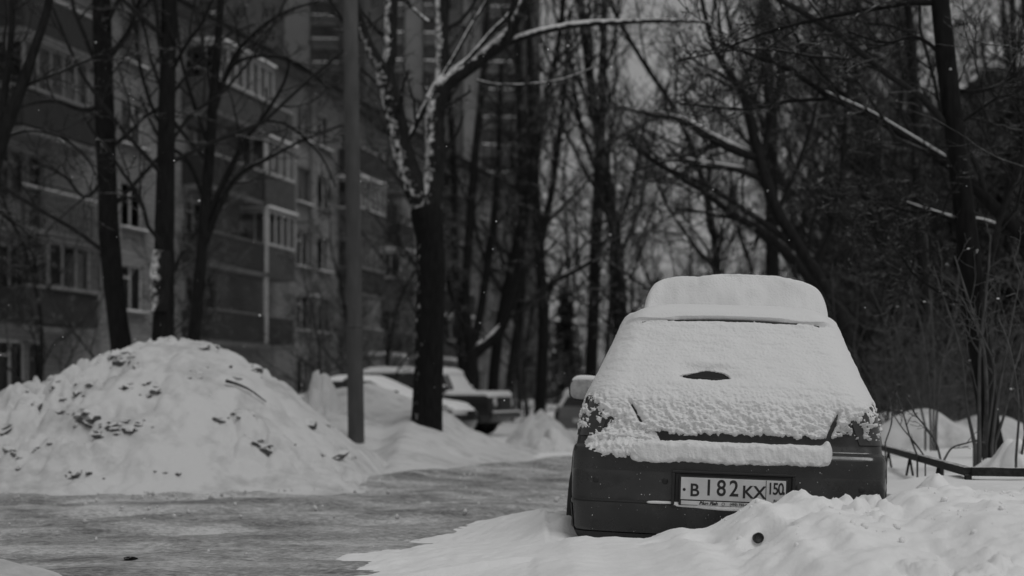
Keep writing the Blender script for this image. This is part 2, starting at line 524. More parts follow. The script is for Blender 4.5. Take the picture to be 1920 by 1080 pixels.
def pile_z(X, Y):
    H = np.interp(X, PXw, PZw, left=0.3, right=-0.4) - 0.05
    y0 = 12.55 + 0.6 * N1(X, X * 0, 3, 0.9, 3) + 0.12 * (X + 3.7)
    f = np.where(Y < PYD, sst(0, 1, ((Y - y0) / (PYD - y0)) * 0.92 + 0.04), sst(18.8, PYD, Y))
    f = np.where(Y < PYD, np.clip((Y - y0) / (PYD - y0), -0.1, 1), f)
    f = np.where(Y < PYD, np.sin(np.clip(f, -0.1, 1) * math.pi / 2) ** 1.25 if False else np.sign(f) * np.abs(np.sin(f * math.pi / 2)) ** 1.2, f)
    n = 0.085 * N1(X, Y, 0, 1.6, 3) + 0.09 * np.abs(N2(X * 1.0, Y, 0, 3.6, 3)) + 0.035 * N3(X, Y, 0, 11, 3) * sst(-0.35, 0.35, N2(X, Y, 8, 0.9, 2))
    rough = sst(-0.05, 0.4, N2(X, Y, 8, 0.8, 2) + 0.35 * sst(-2.8, -4.2, X))
    n = n + rough * (0.16 * chunks(X, Y, 3.8, 1) + 0.075 * chunks(X, Y, 8.0, 2))
    # hollow chunks: crusty steps on the left part
    c = np.clip(N2(X * 1.2, Y * 1.6, 2.0, 2.6, 3) - 0.10, 0, 1) * 0.46 * sst(-2.6, -4.0, X)
    return ROAD_Z - 0.10 + (H - ROAD_Z + 0.12) * f + (n - c) * np.clip(f * 2.5, 0, 1)


pile = heightfield('snow_pile', -8.0, -0.3, 12.0, 18.2, 0.03, pile_z, M_PILE, 'tall shovelled snow pile with clods toned for dirt and shade beside the icy road', drop=0.02)

BX = np.array([520, 600, 640, 690, 730, 770, 835, 905, 950, 1000, 1060]); BY = np.array([745, 738, 728, 718, 730, 745, 770, 800, 822, 835, 850])
BYD = 22.5
BXw = (BX - 960) / F * BYD; BZw = CAMZ + (HZ - BY) / F * BYD


def bank_z(X, Y):
    H = np.interp(X, BXw, BZw, left=0.9, right=0.0) - 0.12 * sst(-1.0, -0.6, X)
    yr = BYD
    y0 = 15.9 + 1.15 * (X + 1.2) * (X > -1.2) + 1.5 * (X + 1.2) * (X <= -1.2) + 0.25 * N1(X, 0 * X, 7, 1.1, 2)
    f = np.where(Y < yr, np.clip((Y - y0) / (yr - y0), -0.15, 1), sst(26.0, yr, Y))
    f = np.where(Y < yr, np.sign(f) * np.abs(f) ** (0.75 + 1.25 * sst(-1.35, -1.85, X)), f)
    n = 0.05 * chunks(X, Y, 3.6, 5) * sst(0.0, 0.4, N2(X, Y, 3, 0.9, 2)) + 0.07 * N2(X, Y, 1, 1.4, 3) + 0.05 * np.abs(N1(X, Y, 4, 3.2, 2)) + 0.012 * N3(X, Y, 0, 12, 2)
    return ROAD_Z - 0.08 + (H - ROAD_Z + 0.05) * f + n * np.clip(f * 3, 0, 1)


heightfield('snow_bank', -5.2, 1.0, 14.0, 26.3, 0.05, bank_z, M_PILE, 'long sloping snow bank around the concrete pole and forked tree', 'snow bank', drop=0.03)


def lump(name, px, py, Y, w, h, d, seed, label, cat='snow heap', mat=None, flat=0.0, group=None):
    """rounded irregular lump of snow whose top is seen at px,py"""
    c = at(px, py, Y)
    hz = c[2]
    def fn(X, Y_):
        u = (X - c[0]) / w; v = (Y_ - Y) / d
        r = np.sqrt(u * u + v * v) + 0.22 * N1(X, Y_, seed, 1.6 / w, 3)
        return -0.1 + (hz + 0.1) * np.clip(1 - r ** 1.5, -0.2, 1) + (0.10 * N2(X, Y_, seed, 2.0 / w, 3) + 0.03 * N3(X, Y_, seed, 6 / w, 2) + 0.16 * chunks(X, Y_, 2.4 / w, seed)) * h * np.clip((1.1 - r) * 4, 0, 1)
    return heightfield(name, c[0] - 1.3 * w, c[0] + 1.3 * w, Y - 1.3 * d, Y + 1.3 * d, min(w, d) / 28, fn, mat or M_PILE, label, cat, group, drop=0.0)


lump('snow_boulder', 607, 697, 21.2, 0.52, 1.3, 0.7, 3, 'rounded block of frozen snow left of the concrete pole')
lump('snow_heap', 1016, 764, 27.0, 0.82, 0.9, 0.9, 9, 'snow heap between the dark off-roader and the pale parked car', 'snow heap')
lump('snow_heap', 1040, 800, 24.0, 0.55, 0.6, 0.6, 12, 'small snow heap at the road edge left of the hatchback mirror', 'snow heap')
lump('snow_drift', 1728, 757, 16.0, 1.25, 0.7, 1.6, 15, 'peaked snow drift under the thin bushes behind the fence', 'snow drift')
lump('snow_drift', 1850, 772, 17.5, 1.5, 0.6, 1.5, 19, 'wide snow drift in the far right garden behind the bushes', 'snow drift')
lump('snow_drift', 1660, 775, 19.5, 1.0, 0.5, 1.4, 23, 'low snow drift just right of the hatchback shoulder', 'snow drift')
lump('snow_drift', 1895, 822, 10.3, 0.55, 0.4, 0.8, 29, 'smooth snow drift lying over the fence rail corner at right', 'snow drift', M_SNOWG)


def verge_z(X, Y):
    """snow in the garden on the right of the car"""
    e = sst(1.9, 2.4, X - 0.13 * (Y - 8)) * sst(6.5, 8.2, Y) * sst(30, 24, Y)
    return -0.05 + e * (0.42 + 0.06 * N1(X, Y, 5, 0.9, 3) + 0.06 * sst(9, 16, Y)) + 0.01 * N3(X, Y, 0, 7, 2) * e


heightfield('snowy_verge', 1.6, 16.0, 6.3, 31, 0.09, verge_z, M_SNOWG, 'flat snow covered garden behind the low fence at right', 'snow', drop=0.0)

# heap of snow thrown against the rear of the hatchback and spread in front of the camera
HXp = np.array([1000, 1067, 1120, 1200, 1240, 1290, 1340, 1400, 1432, 1470, 1510, 1580, 1640, 1690, 1750, 1800, 1900, 2100, 2400])
HYp = np.array([1030, 1012, 1022, 1020, 1012, 992, 975, 942, 920, 926, 903, 913, 930, 930, 922, 915, 925, 930, 935])
HYD = 6.62
HXw = (HXp - 960) / F * HYD; HZw = CAMZ + (HZ - HYp) / F * HYD


def heap_z(X, Y):
    H = np.interp(X, HXw, HZw, left=0.12)
    H = H - 0.055 * sst(0.75, 0.95, X) * sst(1.9, 1.6, X)
    H = np.where(X < HXw[0], 0.27 - 0.20 * (HXw[0] - X), H)
    ridge = HYD + 0.0 * X
    front = sst(3.2, 6.6, Y)
    back = 1 - 0.55 * sst(6.85, 7.25, Y) * (X > 0.2) * (X < 2.0)
    f = np.where(Y < ridge, 0.28 + 0.72 * front ** 1.1, back)
    z = H * f
    # wedge along the left flank of the car
    edge = -0.08 + 0.150 * (Y - 7.3) + 0.22 * N1(X * 0.5, Y, 2, 1.6, 3)
    wl_ = sst(-1.25, 0.75, (X - edge))
    left = 0.075 + 0.225 * wl_ + 0.060 * N2(X * 0.6, Y, 6, 3.0, 5, 0.7) * sst(0.5, -0.5, X - edge)
    m = sst(0.45, 0.1, X)
    z = z * (1 - m) + np.where(Y > 6.3, left, np.minimum(z, left)) * m
    # hump at the left rear corner of the bumper
    z = z + 0.15 * np.exp(-((X - 0.36) / 0.19) ** 2 - ((Y - 7.75) / 0.5) ** 2) * (1 + 0.5 * N1(X, Y, 2, 7, 2)) + 0.06 * np.exp(-((X - 0.08) / 0.2) ** 2 - ((Y - 8.4) / 0.6) ** 2)
    # right part: rough thrown snow rising to the fence
    rr = sst(1.7, 2.3, X)
    z = z + rr * (0.03 * sst(6.5, 7.4, Y))
    amp = sst(0.5, 1.1, X)
    z = z + amp * (0.030 * N1(X, Y, 1, 3.0, 3) + 0.040 * (np.abs(N2(X, Y, 3, 7.0, 3)) - 0.22) + 0.014 * N3(X, Y, 6, 11, 2) - 0.018) * sst(7.0, 6.4, Y + 0.5 * (X > 2.0) * -1)
    z = z + 0.006 * N3(X, Y, 0, 22, 2) + sst(1.15, 1.7, X) * (0.06 * chunks(X, Y, 3.4, 9) + 0.10 * chunks(X, Y, 6.0, 7) + 0.034 * chunks(X, Y, 13, 8)) * sst(-0.35, 0.15, N1(X, Y, 12, 1.4, 2)) * sst(7.4, 6.7, Y) + rr * (0.020 * N2(X, Y, 5, 5, 3) + 0.022 * (np.abs(N1(X, Y, 9, 12, 2)) - 0.25) + 0.008 * N3(X, Y, 2, 30, 2)) * sst(7.6, 6.9, Y) + amp * 0.006 * N2(X, Y, 3, 28, 2) + (1 - amp) * 0.012 * N2(X, Y, 8, 2.5, 2)
    # hollows
    def dim(px, py, Yd, sx, sy, dep):
        c = at(px, py, Yd)
        return -dep * np.exp(-(((X - c[0]) / sx) ** 2 + ((Y - Yd) / sy) ** 2) ** 2)
    z = z + dim(1440, 1030, 6.16, 0.09, 0.13, 0.19) + dim(1318, 1018, 6.45, 0.055, 0.09, 0.09) + dim(1545, 985, 6.35, 0.12, 0.08, 0.06) + dim(1700, 960, 6.4, 0.10, 0.07, 0.05) + dim(1860, 970, 6.4, 0.10, 0.08, 0.05)
    z = z + dim(1214, 1012, 6.85, 0.03, 0.05, 0.06) + dim(1232, 1035, 6.6, 0.09, 0.04, 0.03)
    pm_ = sst(1.86, 2.08, X) * sst(6.7, 7.6, Y)
    tgt = 0.495 + 0.02 * N1(X, Y, 3, 2.5, 3) - 0.06 * sst(2.7, 2.2, X) - 0.6 * sst(8.9, 10.2, Y)
    z = z * (1 - pm_) + tgt * pm_
    # end under the car and at the road
    z = z - 0.4 * sst(0.0, -0.45, X - edge + 0.75) - 0.5 * sst(9.2, 12.5, Y) * 1.0
    z = np.where((X > 0.45) & (X < 1.75) & (Y > 7.35), np.minimum(z, 0.12), z)
    return z


def heap2(X, Y):
    z = heap_z(X, Y)
    return z


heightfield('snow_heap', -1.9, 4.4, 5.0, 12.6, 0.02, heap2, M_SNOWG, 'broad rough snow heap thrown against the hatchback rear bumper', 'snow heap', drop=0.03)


def corner_z(X, Y):
    u = (X + 2.75) / 0.95; v = (Y - 6.6) / 0.72
    r = np.sqrt(u * u + v * v) + 0.15 * N1(X, Y, 4, 2, 3)
    return 0.02 + 0.20 * (1 - sst(0.3, 1.05, r)) + 0.03 * N2(X, Y, 4, 5, 3) * (r < 1)


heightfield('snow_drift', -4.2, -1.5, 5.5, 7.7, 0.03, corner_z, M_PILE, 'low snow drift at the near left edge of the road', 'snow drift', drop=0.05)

lump('snow_drift', 1752, 876, 8.25, 0.36, 0.35, 0.55, 37, 'small snow drift leaning on the fence corner right of the hatchback', 'snow drift', M_SNOWG)
# clods on the pile, dark for dirt and chunk shade: children of the pile
def clod_mesh(seed):
    g = np.random.default_rng(seed)
    import bmesh
    bm = bmesh.new(); bmesh.ops.create_icosphere(bm, subdivisions=2, radius=1.0)
    for v in bm.verts:
        p = v.co.copy()
        k = 1 + 0.55 * mnoise.noise(p * 1.3 + Vector((seed * 3.1, 0, 0))) + 0.25 * mnoise.noise(p * 3.1 + Vector((0, seed, 0)))
        v.co = Vector((p.x * k * 1.2, p.y * k, p.z * k * 0.75))
    me = bpy.data.meshes.new('clod'); bm.to_mesh(me); bm.free()
    me.materials.append(M_DIRTSHADE)
    return me


clods = [clod_mesh(s) for s in range(6)]
cg = np.random.default_rng(5)


def pile_hit(px, py, zf=pile_z, y0=12.3, y1=16.0):
    ys = np.linspace(y0, y1, 400)
    xs = (px - 960) / F * ys; zr = CAMZ + (HZ - py) / F * ys
    zz = zf(xs, ys)
    k = np.argmax(zz > zr)
    return xs[k], ys[k], zz[k]


clusters = [(240, 672, 34, 16, 16), (110, 735, 45, 22, 11), (270, 735, 50, 14, 6), (230, 800, 50, 12, 20), (180, 790, 60, 14, 8), (370, 700, 22, 12, 4), (455, 692, 35, 12, 5), (400, 655, 18, 8, 3),
            (430, 783, 35, 12, 5), (600, 800, 35, 14, 6), (640, 855, 45, 10, 5), (510, 835, 30, 10, 4), (30, 860, 25, 10, 4), (10, 800, 14, 10, 2), (330, 890, 40, 10, 3), (440, 770, 12, 6, 2), (350, 645, 10, 4, 1), (80, 838, 10, 6, 2), (160, 890, 60, 12, 3)]
for (px, py, sx, sy, n) in clusters:
    for i in range(int(n * 1.3)):
        qx, qy = px + cg.normal() * sx * 0.6, py + cg.normal() * sy * 0.6
        if qx < 2: continue
        x, y, z = pile_hit(qx, qy)
        if z < 0.1: continue
        s = 0.012 + 0.075 * cg.random() ** 3.5
        o = link('clod', clods[cg.integers(6)], None, pile)
        o.location = (x, y - 0.1 * s, z - 0.35 * s); o.scale = (s * (1 + 0.8 * cg.random()), s, s * (0.7 + 0.5 * cg.random())); o.rotation_euler = (0, cg.normal() * 0.3, cg.random() * 6.28)

# stick lying on the pile
sp = [pile_hit(px, py) for px, py in ((425, 720), (445, 726), (470, 738), (500, 760))]
sp = np.array([(a, b - 0.04, c + 0.03) for a, b, c in sp])
V, Fq = tube_batch(catmull(sp, 12)[None], np.linspace(0.018, 0.006, 12)[None], 6)
tag(link('stick', mesh_arrays('stick', V, Fq), M_BARKD), 'bent dark stick lying on the slope of the snow pile', 'stick')

# short dark tube with closed end, added as shade in the near heap's hollow
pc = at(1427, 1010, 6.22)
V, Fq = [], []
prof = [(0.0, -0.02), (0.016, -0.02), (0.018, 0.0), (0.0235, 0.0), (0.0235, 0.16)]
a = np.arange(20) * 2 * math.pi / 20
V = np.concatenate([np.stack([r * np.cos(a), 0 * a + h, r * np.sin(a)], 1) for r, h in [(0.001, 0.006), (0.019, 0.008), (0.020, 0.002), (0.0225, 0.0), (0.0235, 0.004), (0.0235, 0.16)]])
po = link('hole_shade_plug', mesh_arrays('hole_shade_plug', V, np.array([[i * 20 + j, (i + 1) * 20 + j, (i + 1) * 20 + (j + 1) % 20, i * 20 + (j + 1) % 20] for i in range(5) for j in range(20)])), M_TRIM)
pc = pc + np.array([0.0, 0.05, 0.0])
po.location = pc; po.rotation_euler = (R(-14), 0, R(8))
tag(po, 'dark round plug standing in for shade in a hollow in the near snow heap', 'shade plug')

# loose crumbs of snow and ice
def crumbs(name, label, pts, sizes, mat, seed):
    g = np.random.default_rng(seed)
    src = [np.array([v.co for v in m.vertices]) for m in crumb_src]
    fcs = np.array([list(p.vertices) for p in crumb_src[0].polygons])
    Vs = []; Fs = []; n = 0
    for p, sz in zip(pts, sizes):
        v = src[g.integers(len(src))] * sz; a = g.random() * 6.28; c_, s_ = math.cos(a), math.sin(a)
        v = np.stack([v[:, 0] * c_ - v[:, 1] * s_, v[:, 0] * s_ + v[:, 1] * c_, v[:, 2]], 1) + p
        Vs.append(v); Fs.append(fcs + n); n += len(v)
    return tag(link(name, mesh_arrays(name, np.concatenate(Vs), np.concatenate(Fs)), mat), label, 'snow', kind='stuff')


def crumb_mesh(seed):
    import bmesh
    bm = bmesh.new(); bmesh.ops.create_icosphere(bm, subdivisions=1, radius=1.0)
    for v in bm.verts: v.co *= 0.7 + 0.6 * mnoise.noise(v.co * 1.7 + Vector((seed * 2.3, 1, 0)))
    me = bpy.data.meshes.new('crumb'); bm.to_mesh(me); bm.free(); return me


crumb_src = [crumb_mesh(i) for i in range(5)]
kg = np.random.default_rng(55)
cx_ = kg.uniform(1.0, 3.6, 900); cy_ = kg.uniform(5.7, 7.0, 900); k_ = (N1(cx_, cy_, 4, 2.0, 2) + 0.5 * kg.normal(size=900)) > 0.1
cx_, cy_ = cx_[k_], cy_[k_]; cs_ = 0.004 + 0.020 * kg.random(len(cx_)) ** 4
crumbs('snow_crumbs', 'loose snow crumbs scattered over the near heap', np.stack([cx_, cy_, heap_z(cx_, cy_) + cs_ * 0.3], 1), cs_, M_SNOWG, 1)
i_ = kg.integers(200, 448, 1500); b_ = np.where(kg.random(1500) < 0.5, 2.1 + 0.35 * kg.normal(size=1500), kg.uniform(-4.5, 2.4, 1500))
rp_ = RC[i_] + RN[i_] * b_[:, None]; rs_ = 0.004 + 0.028 * kg.random(1500) ** 5
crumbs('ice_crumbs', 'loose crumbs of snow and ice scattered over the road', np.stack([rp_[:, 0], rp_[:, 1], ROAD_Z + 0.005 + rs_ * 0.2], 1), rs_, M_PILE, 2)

# dark scrap of bark lying on the road at lower left
xx = []
me = clods[2].copy(); me.materials.clear(); me.materials.append(M_BARKD)
o = link('ice_lump', me); pc = at(245, 1049, 7.55); o.location = (pc[0], 7.55, ROAD_Z + 0.012); o.scale = (0.03, 0.03, 0.012)
tag(o, 'small dark frozen lump lying on the icy road at lower left', 'lump')

# ------------------------------------------------------------------ car builder: plan outlines stacked by height
class CarShape:
    def __init__(self, rows, bow=0.06):
        self.r = np.array(rows, float); self.bow = bow     # z, half width, rear w, rear radius, front w, front radius

    def pt(self, z, q, sg):
        z = np.asarray(z, float); q = np.asarray(q, float); sg = np.asarray(sg, float)
        I = lambda k: np.interp(z, self.r[:, 0], self.r[:, k])
        h, wr, rc, wf, rf = I(1), I(2), I(3), I(4), I(5)
        bow = self.bow
        flat = h - rc
        # rear face
        ua = q * flat; wa = wr + bow * (ua / h) ** 2
        wc = wr + bow * (flat / h) ** 2
        an = (q - 1) * math.pi / 2
        ub = flat + rc * np.sin(an); wb = wc + rc * (1 - np.cos(an))
        t = q - 2
        uc = h + 0.035 * np.sin(np.clip(t, 0, 1) * math.pi); ws, we = wc + rc, wf - rf
        wcc = ws + (we - ws) * t
        an2 = np.clip((q - 3) * 2, 0, 1) * math.pi / 2
        ud = h - rf + rf * np.cos(an2); wd = wf - rf + rf * np.sin(an2)
        t2 = np.clip((q - 3.5) * 2, 0, 1)
        ud = np.where(q > 3.5, (h - rf) * (1 - t2), ud); wd = np.where(q > 3.5, wf + 0.05 * (1 - (1 - t2) ** 2), wd)
        u = np.where(q <= 1, ua, np.where(q <= 2, ub, np.where(q <= 3, uc, ud)))
        w = np.where(q <= 1, wa, np.where(q <= 2, wb, np.where(q <= 3, wcc, wd)))
        return np.stack([u * sg, w, z + 0 * u], -1)

    def surf(self, zs, qs, sg):
        Z, Q = np.meshgrid(zs, qs, indexing='ij')
        return self.pt(Z, Q, sg)

    def ring(self, zs, qa):
        """closed ring: right half 0..4 and left half back"""
        q = np.concatenate([qa, qa[::-1][1:-1]]); s = np.concatenate([np.ones(len(qa)), -np.ones(len(qa) - 2)])
        Z, Q = np.meshgrid(zs, q, indexing='ij'); S = np.broadcast_to(s, Z.shape)
        return self.pt(Z, Q, S)


def ring_mesh(name, P, cap_top=True, cap_bot=True):
    nz_, nr = P.shape[:2]
    V = P.reshape(-1, 3)
    f = []
    for i in range(nz_ - 1):
        for j in range(nr):
            f.append((i * nr + j, i * nr + (j + 1) % nr, (i + 1) * nr + (j + 1) % nr, (i + 1) * nr + j))
    me = bpy.data.meshes.new(name)
    if cap_top: f.append(tuple((nz_ - 1) * nr + j for j in range(nr)))
    if cap_bot: f.append(tuple(reversed(range(nr))))
    me.from_pydata([tuple(map(float, v)) for v in V], [], f)
    me.update()
    me.polygons.foreach_set('use_smooth', [True] * len(me.polygons))
    return me


def offset_grid(P, T, flip):
    """P (a,b,3) pushed along its normals by T (a,b)"""
    du = np.gradient(P, axis=1); dv = np.gradient(P, axis=0)
    n = np.cross(du, dv); n /= np.linalg.norm(n, axis=2, keepdims=True) + 1e-9
    return P + n * (T * flip)[..., None]


def patch(car, shape, name, z0, z1, q0, q1, sg, mat, off=0.004, nz_=8, nq=12, parent=None):
    P = shape.surf(np.linspace(z0, z1, nz_), np.linspace(q0, q1, nq), sg)
    P = offset_grid(P, np.full(P.shape[:2], off), sg)
    Q = grid_faces(nz_, nq)
    if sg > 0: Q = Q[:, ::-1]
    return link(name, mesh_arrays(name, P.reshape(-1, 3), Q), mat, parent or car)


def wheel(car, x, y, r, w, name='wheel'):
    a = np.arange(28) * 2 * math.pi / 28
    s = 1 if x > 0 else -1
    prof = [(0.62 * r, -w / 2), (0.92 * r, -w / 2), (r, -w / 2 + 0.03), (r, w / 2 - 0.03), (0.92 * r, w / 2), (0.62 * r, w / 2 - 0.01)]
    V = np.concatenate([np.stack([0 * a + h * s, rr * np.cos(a), rr * np.sin(a)], 1) for rr, h in prof])
    Q = np.array([[i * 28 + j, i * 28 + (j + 1) % 28, (i + 1) * 28 + (j + 1) % 28, (i + 1) * 28 + j] for i in range(5) for j in range(28)])
    o = link(name, mesh_arrays('tyre', V, Q), M_RUBBER, car); o.location = (x, y, r)
    prof = [(0.62 * r, w / 2 - 0.012), (0.55 * r, w / 2 - 0.05), (0.30 * r, w / 2 - 0.02), (0.12 * r, w / 2), (0.001, w / 2)]
    V = np.concatenate([np.stack([0 * a + h * s, rr * np.cos(a), rr * np.sin(a)], 1) for rr, h in prof])
    Q = np.array([[i * 28 + j, i * 28 + (j + 1) % 28, (i + 1) * 28 + (j + 1) % 28, (i + 1) * 28 + j] for i in range(4) for j in range(28)])
    link('rim', mesh_arrays('rim', V, Q), M_RIM, o)
    return o


def arch(car, x, y, r, R0, s):
    a = np.linspace(-0.15, math.pi + 0.15, 24)
    V = np.concatenate([[(x, y, r)], np.stack([0 * a + x, y + R0 * np.cos(a), r + R0 * np.sin(a)], 1)])
    me = bpy.data.meshes.new('wheel_arch'); me.from_pydata([tuple(v) for v in V.tolist()], [], [(0, i, i + 1) for i in range(1, 24)]); me.update()
    return link('wheel_arch', me, M_TRIM, car)


# ------------------------------------------------------------------ the snow covered hatchback
CARX, CARY = (1357 - 960) / F * 7.1, 7.1
car = empty('hatchback', (CARX, CARY, 0.0), (0, R(1.9), R(-7.3)))
tag(car, 'dark hatchback buried under thick snow, seen from behind', 'car')
HB = CarShape([
    # z    h     wr    rc    wf    rf
    (0.20, 0.70, 0.14, 0.16, 3.74, 0.30),
    (0.245, 0.755, 0.05, 0.13, 3.80, 0.32),
    (0.30, 0.78, 0.015, 0.12, 3.83, 0.34),
    (0.435, 0.792, -0.005, 0.11, 3.85, 0.35),
    (0.448, 0.792, 0.014, 0.11, 3.85, 0.35),
    (0.60, 0.793, 0.004, 0.11, 3.85, 0.35),
    (0.69, 0.789, 0.010, 0.11, 3.83, 0.35),
    (0.715, 0.783, 0.030, 0.11, 3.81, 0.35),
    (0.722, 0.778, 0.085, 0.11, 3.80, 0.35),
    (0.76, 0.775, 0.100, 0.12, 3.74, 0.34),
    (0.88, 0.762, 0.130, 0.15, 3.25, 0.30),
    (0.96, 0.745, 0.165, 0.18, 2.95, 0.26),
    (1.03, 0.715, 0.215, 0.19, 2.86, 0.24),
    (1.10, 0.682, 0.285, 0.19, 2.74, 0.22),
    (1.25, 0.625, 0.440, 0.18, 2.46, 0.20),
    (1.375, 0.578, 0.556, 0.16, 2.21, 0.20),
    (1.382, 0.574, 0.560, 0.16, 2.19, 0.20),
    (1.405, 0.565, 0.578, 0.18, 2.12, 0.22),
    (1.425, 0.545, 0.612, 0.20, 2.00, 0.26),
    (1.445, 0.480, 0.760, 0.24, 1.85, 0.30),
    (1.452, 0.300, 1.000, 0.22, 1.60, 0.25)])
zs = np.unique(np.concatenate([HB.r[:, 0], np.linspace(0.2, 1.452, 60)]))
qa = np.concatenate([np.linspace(0, 1, 14)[:-1], np.linspace(1, 2, 12)[:-1], np.linspace(2, 3, 26)[:-1], np.linspace(3, 3.5, 8)[:-1], np.linspace(3.5, 4, 8)])
link('body', ring_mesh('body', HB.ring(zs, qa)), M_PAINT, car)
# glass: rear window and side windows as darker panels just proud of the shell
for sg in (1, -1):
    patch(car, HB, 'side_window', 1.06, 1.36, 2.08, 2.52, sg, M_CARGLASS)
    patch(car, HB, 'side_window', 1.06, 1.36, 2.56, 2.93, sg, M_CARGLASS)
    patch(car, HB, 'tail_lamp', 0.765, 0.97, 1.0, 1.96, sg, M_LENS, 0.006, 10, 16)
    patch(car, HB, 'wheel_arch_trim', 0.205, 0.42, 1.75, 2.1, sg, M_TRIM, 0.004)
    arch(car, sg * 0.80, 0.66, 0.29, 0.345, sg)
    arch(car, sg * 0.80, 3.12, 0.29, 0.345, sg)
    for wy in (0.66, 3.12): wheel(car, sg * 0.74, wy, 0.29, 0.19)
rw = [patch(car, HB, 'rear_window_half', 1.075, 1.36, 0.0, 1.15, sg, M_CARGLASS, 0.004, 16, 16) for sg in (1, -1)]
for o in rw: o.name = 'rear_window'
for sg in (1, -1):
    patch(car, HB, 'windshield', 1.0, 1.42, 3.3, 4.0, sg, M_CARGLASS)
# lower black skirt of the bumper
for sg in (1, -1):
    patch(car, HB, 'bumper_skirt', 0.20, 0.285, 0.0, 1.9, sg, M_TRIM, 0.005, 8, 24)
# dark painted seam lines: bumper crease, tailgate joints
def surf_line(name, pts, wdt, mat, off=0.004, parent=None):
    """thin strip on the shell following (z,q,sg) points"""
    pts = np.array(pts, float); n = 16
    P = catmull(pts, n)
    C = np.array([HB.pt(np.array(p[0]), np.array(abs(p[1])), np.array(1.0 if p[1] >= 0 else -1.0)) for p in P])
    C[:, 1] -= off
    V, Fq = tube_batch(C[None], np.full((1, n), wdt), 6)
    return link(name, mesh_arrays(name, V, Fq), mat, parent or car)


surf_line('bumper_crease', [(0.442, -1.6), (0.442, -0.9), (0.442, -0.4), (0.442, 0.0)], 0.004, M_TRIM)
surf_line('bumper_crease', [(0.442, 0.0), (0.442, 0.4), (0.442, 0.9), (0.442, 1.6)], 0.004, M_TRIM)
for sg in (1, -1):
    surf_line('bumper_seam', [(0.25, sg * 1.98), (0.34, sg * 1.9), (0.55, sg * 1.93), (0.71, sg * 2.02)], 0.003, M_TRIM)
    # parking sensors
for sg in (1, -1):
    uu_ = np.linspace(0, 0.47, 20); zz_ = 1.381 - 0.022 * (uu_ / 0.5) ** 2
    hf = np.interp(zz_, HB.r[:, 0], HB.r[:, 1] - HB.r[:, 3])
    C_ = HB.pt(zz_, np.minimum(uu_ / hf, 1.0), np.full(20, float(sg))) + np.array([0, -0.021, 0.014])
    C_[:, 0] = uu_ * sg
    V, Fq = tube_batch(C_[None], np.full((1, 20), 0.0065), 8)
    link('spoiler_seam_shade', mesh_arrays('spoiler_seam_shade', V, Fq), M_TRIM, car)  # black tube in the lip seam, adds the dark of the overhang's shade
for uu, zz in ((-0.66, 0.548), (-0.31, 0.555), (0.33, 0.555), (0.66, 0.548)):
    a = np.arange(14) * 2 * math.pi / 14
    wv = HB.pt(np.array(zz), np.array(abs(uu) / (0.793 - 0.11)), np.array(math.copysign(1, uu)))[1]
    V = np.concatenate([np.stack([uu + rr * np.cos(a), 0 * a + wv - 0.004 + dd, zz + rr * np.sin(a)], 1) for rr, dd in ((0.0165, 0.004), (0.0135, 0.0), (0.001, 0.002))])
    link('parking_sensor', mesh_arrays('parking_sensor', V, np.array([[i * 14 + j, i * 14 + (j + 1) % 14, (i + 1) * 14 + (j + 1) % 14, (i + 1) * 14 + j] for i in range(2) for j in range(14)])), M_TRIM, car)

# plate recess, frame, plate, lettering
PU, PZ, PW = 0.028, 0.523, -0.012      # centre of the plate on the bumper
mb = MB()
for (x0, x1, z0, z1) in ((-0.305, 0.305, 0.078, 0.092), (-0.305, 0.305, -0.097, -0.083), (-0.305, -0.288, -0.083, 0.078), (0.288, 0.305, -0.083, 0.078)):
    mb.box((PU + x0, PW - 0.004, PZ + z0), (PU + x1, PW + 0.05, PZ + z1))
mb.box((PU - 0.288, PW + 0.004, PZ - 0.083), (PU + 0.288, PW + 0.05, PZ + 0.078))
mb.build('plate_recess', M_TRIM, car, bevel=0.004)
hold = MB().box((PU - 0.268, PW - 0.012, PZ - 0.082), (PU + 0.268, PW + 0.002, PZ + 0.066)).build('plate_holder', M_TRIM, car, bevel=0.005)
plate = MB().box((PU - 0.258, PW - 0.016, PZ - 0.052), (PU + 0.258, PW - 0.0125, PZ + 0.059)).build('licence_plate', M_PLATE, car, bevel=0.003)
adv = MB().box((PU - 0.255, PW - 0.0155, PZ - 0.078), (PU + 0.255, PW - 0.0125, PZ - 0.058)).build('dealer_strip', M_PLATE, car, bevel=0.002)
PF = PW - 0.0165


def text(s, x, z, size, parent, sx=1.0, bold=0.0, shear=0.0, name='lettering', y=PF, mat=M_INK):
    cu = bpy.data.curves.new(name, 'FONT'); cu.body = s; cu.size = size; cu.align_x = 'CENTER'; cu.align_y = 'CENTER'
    cu.offset = bold; cu.shear = shear; cu.extrude = 0.0006
    o = bpy.data.objects.new(name, cu); COL.objects.link(o)
    dg = bpy.context.evaluated_depsgraph_get(); dg.update()
    me = bpy.data.meshes.new_from_object(o.evaluated_get(dg))
    bpy.data.objects.remove(o)
    t = link(name, me, mat, parent)
    t.location = (x, y, z); t.rotation_euler = (R(90), 0, 0); t.scale = (sx, 1, 1)
    return t


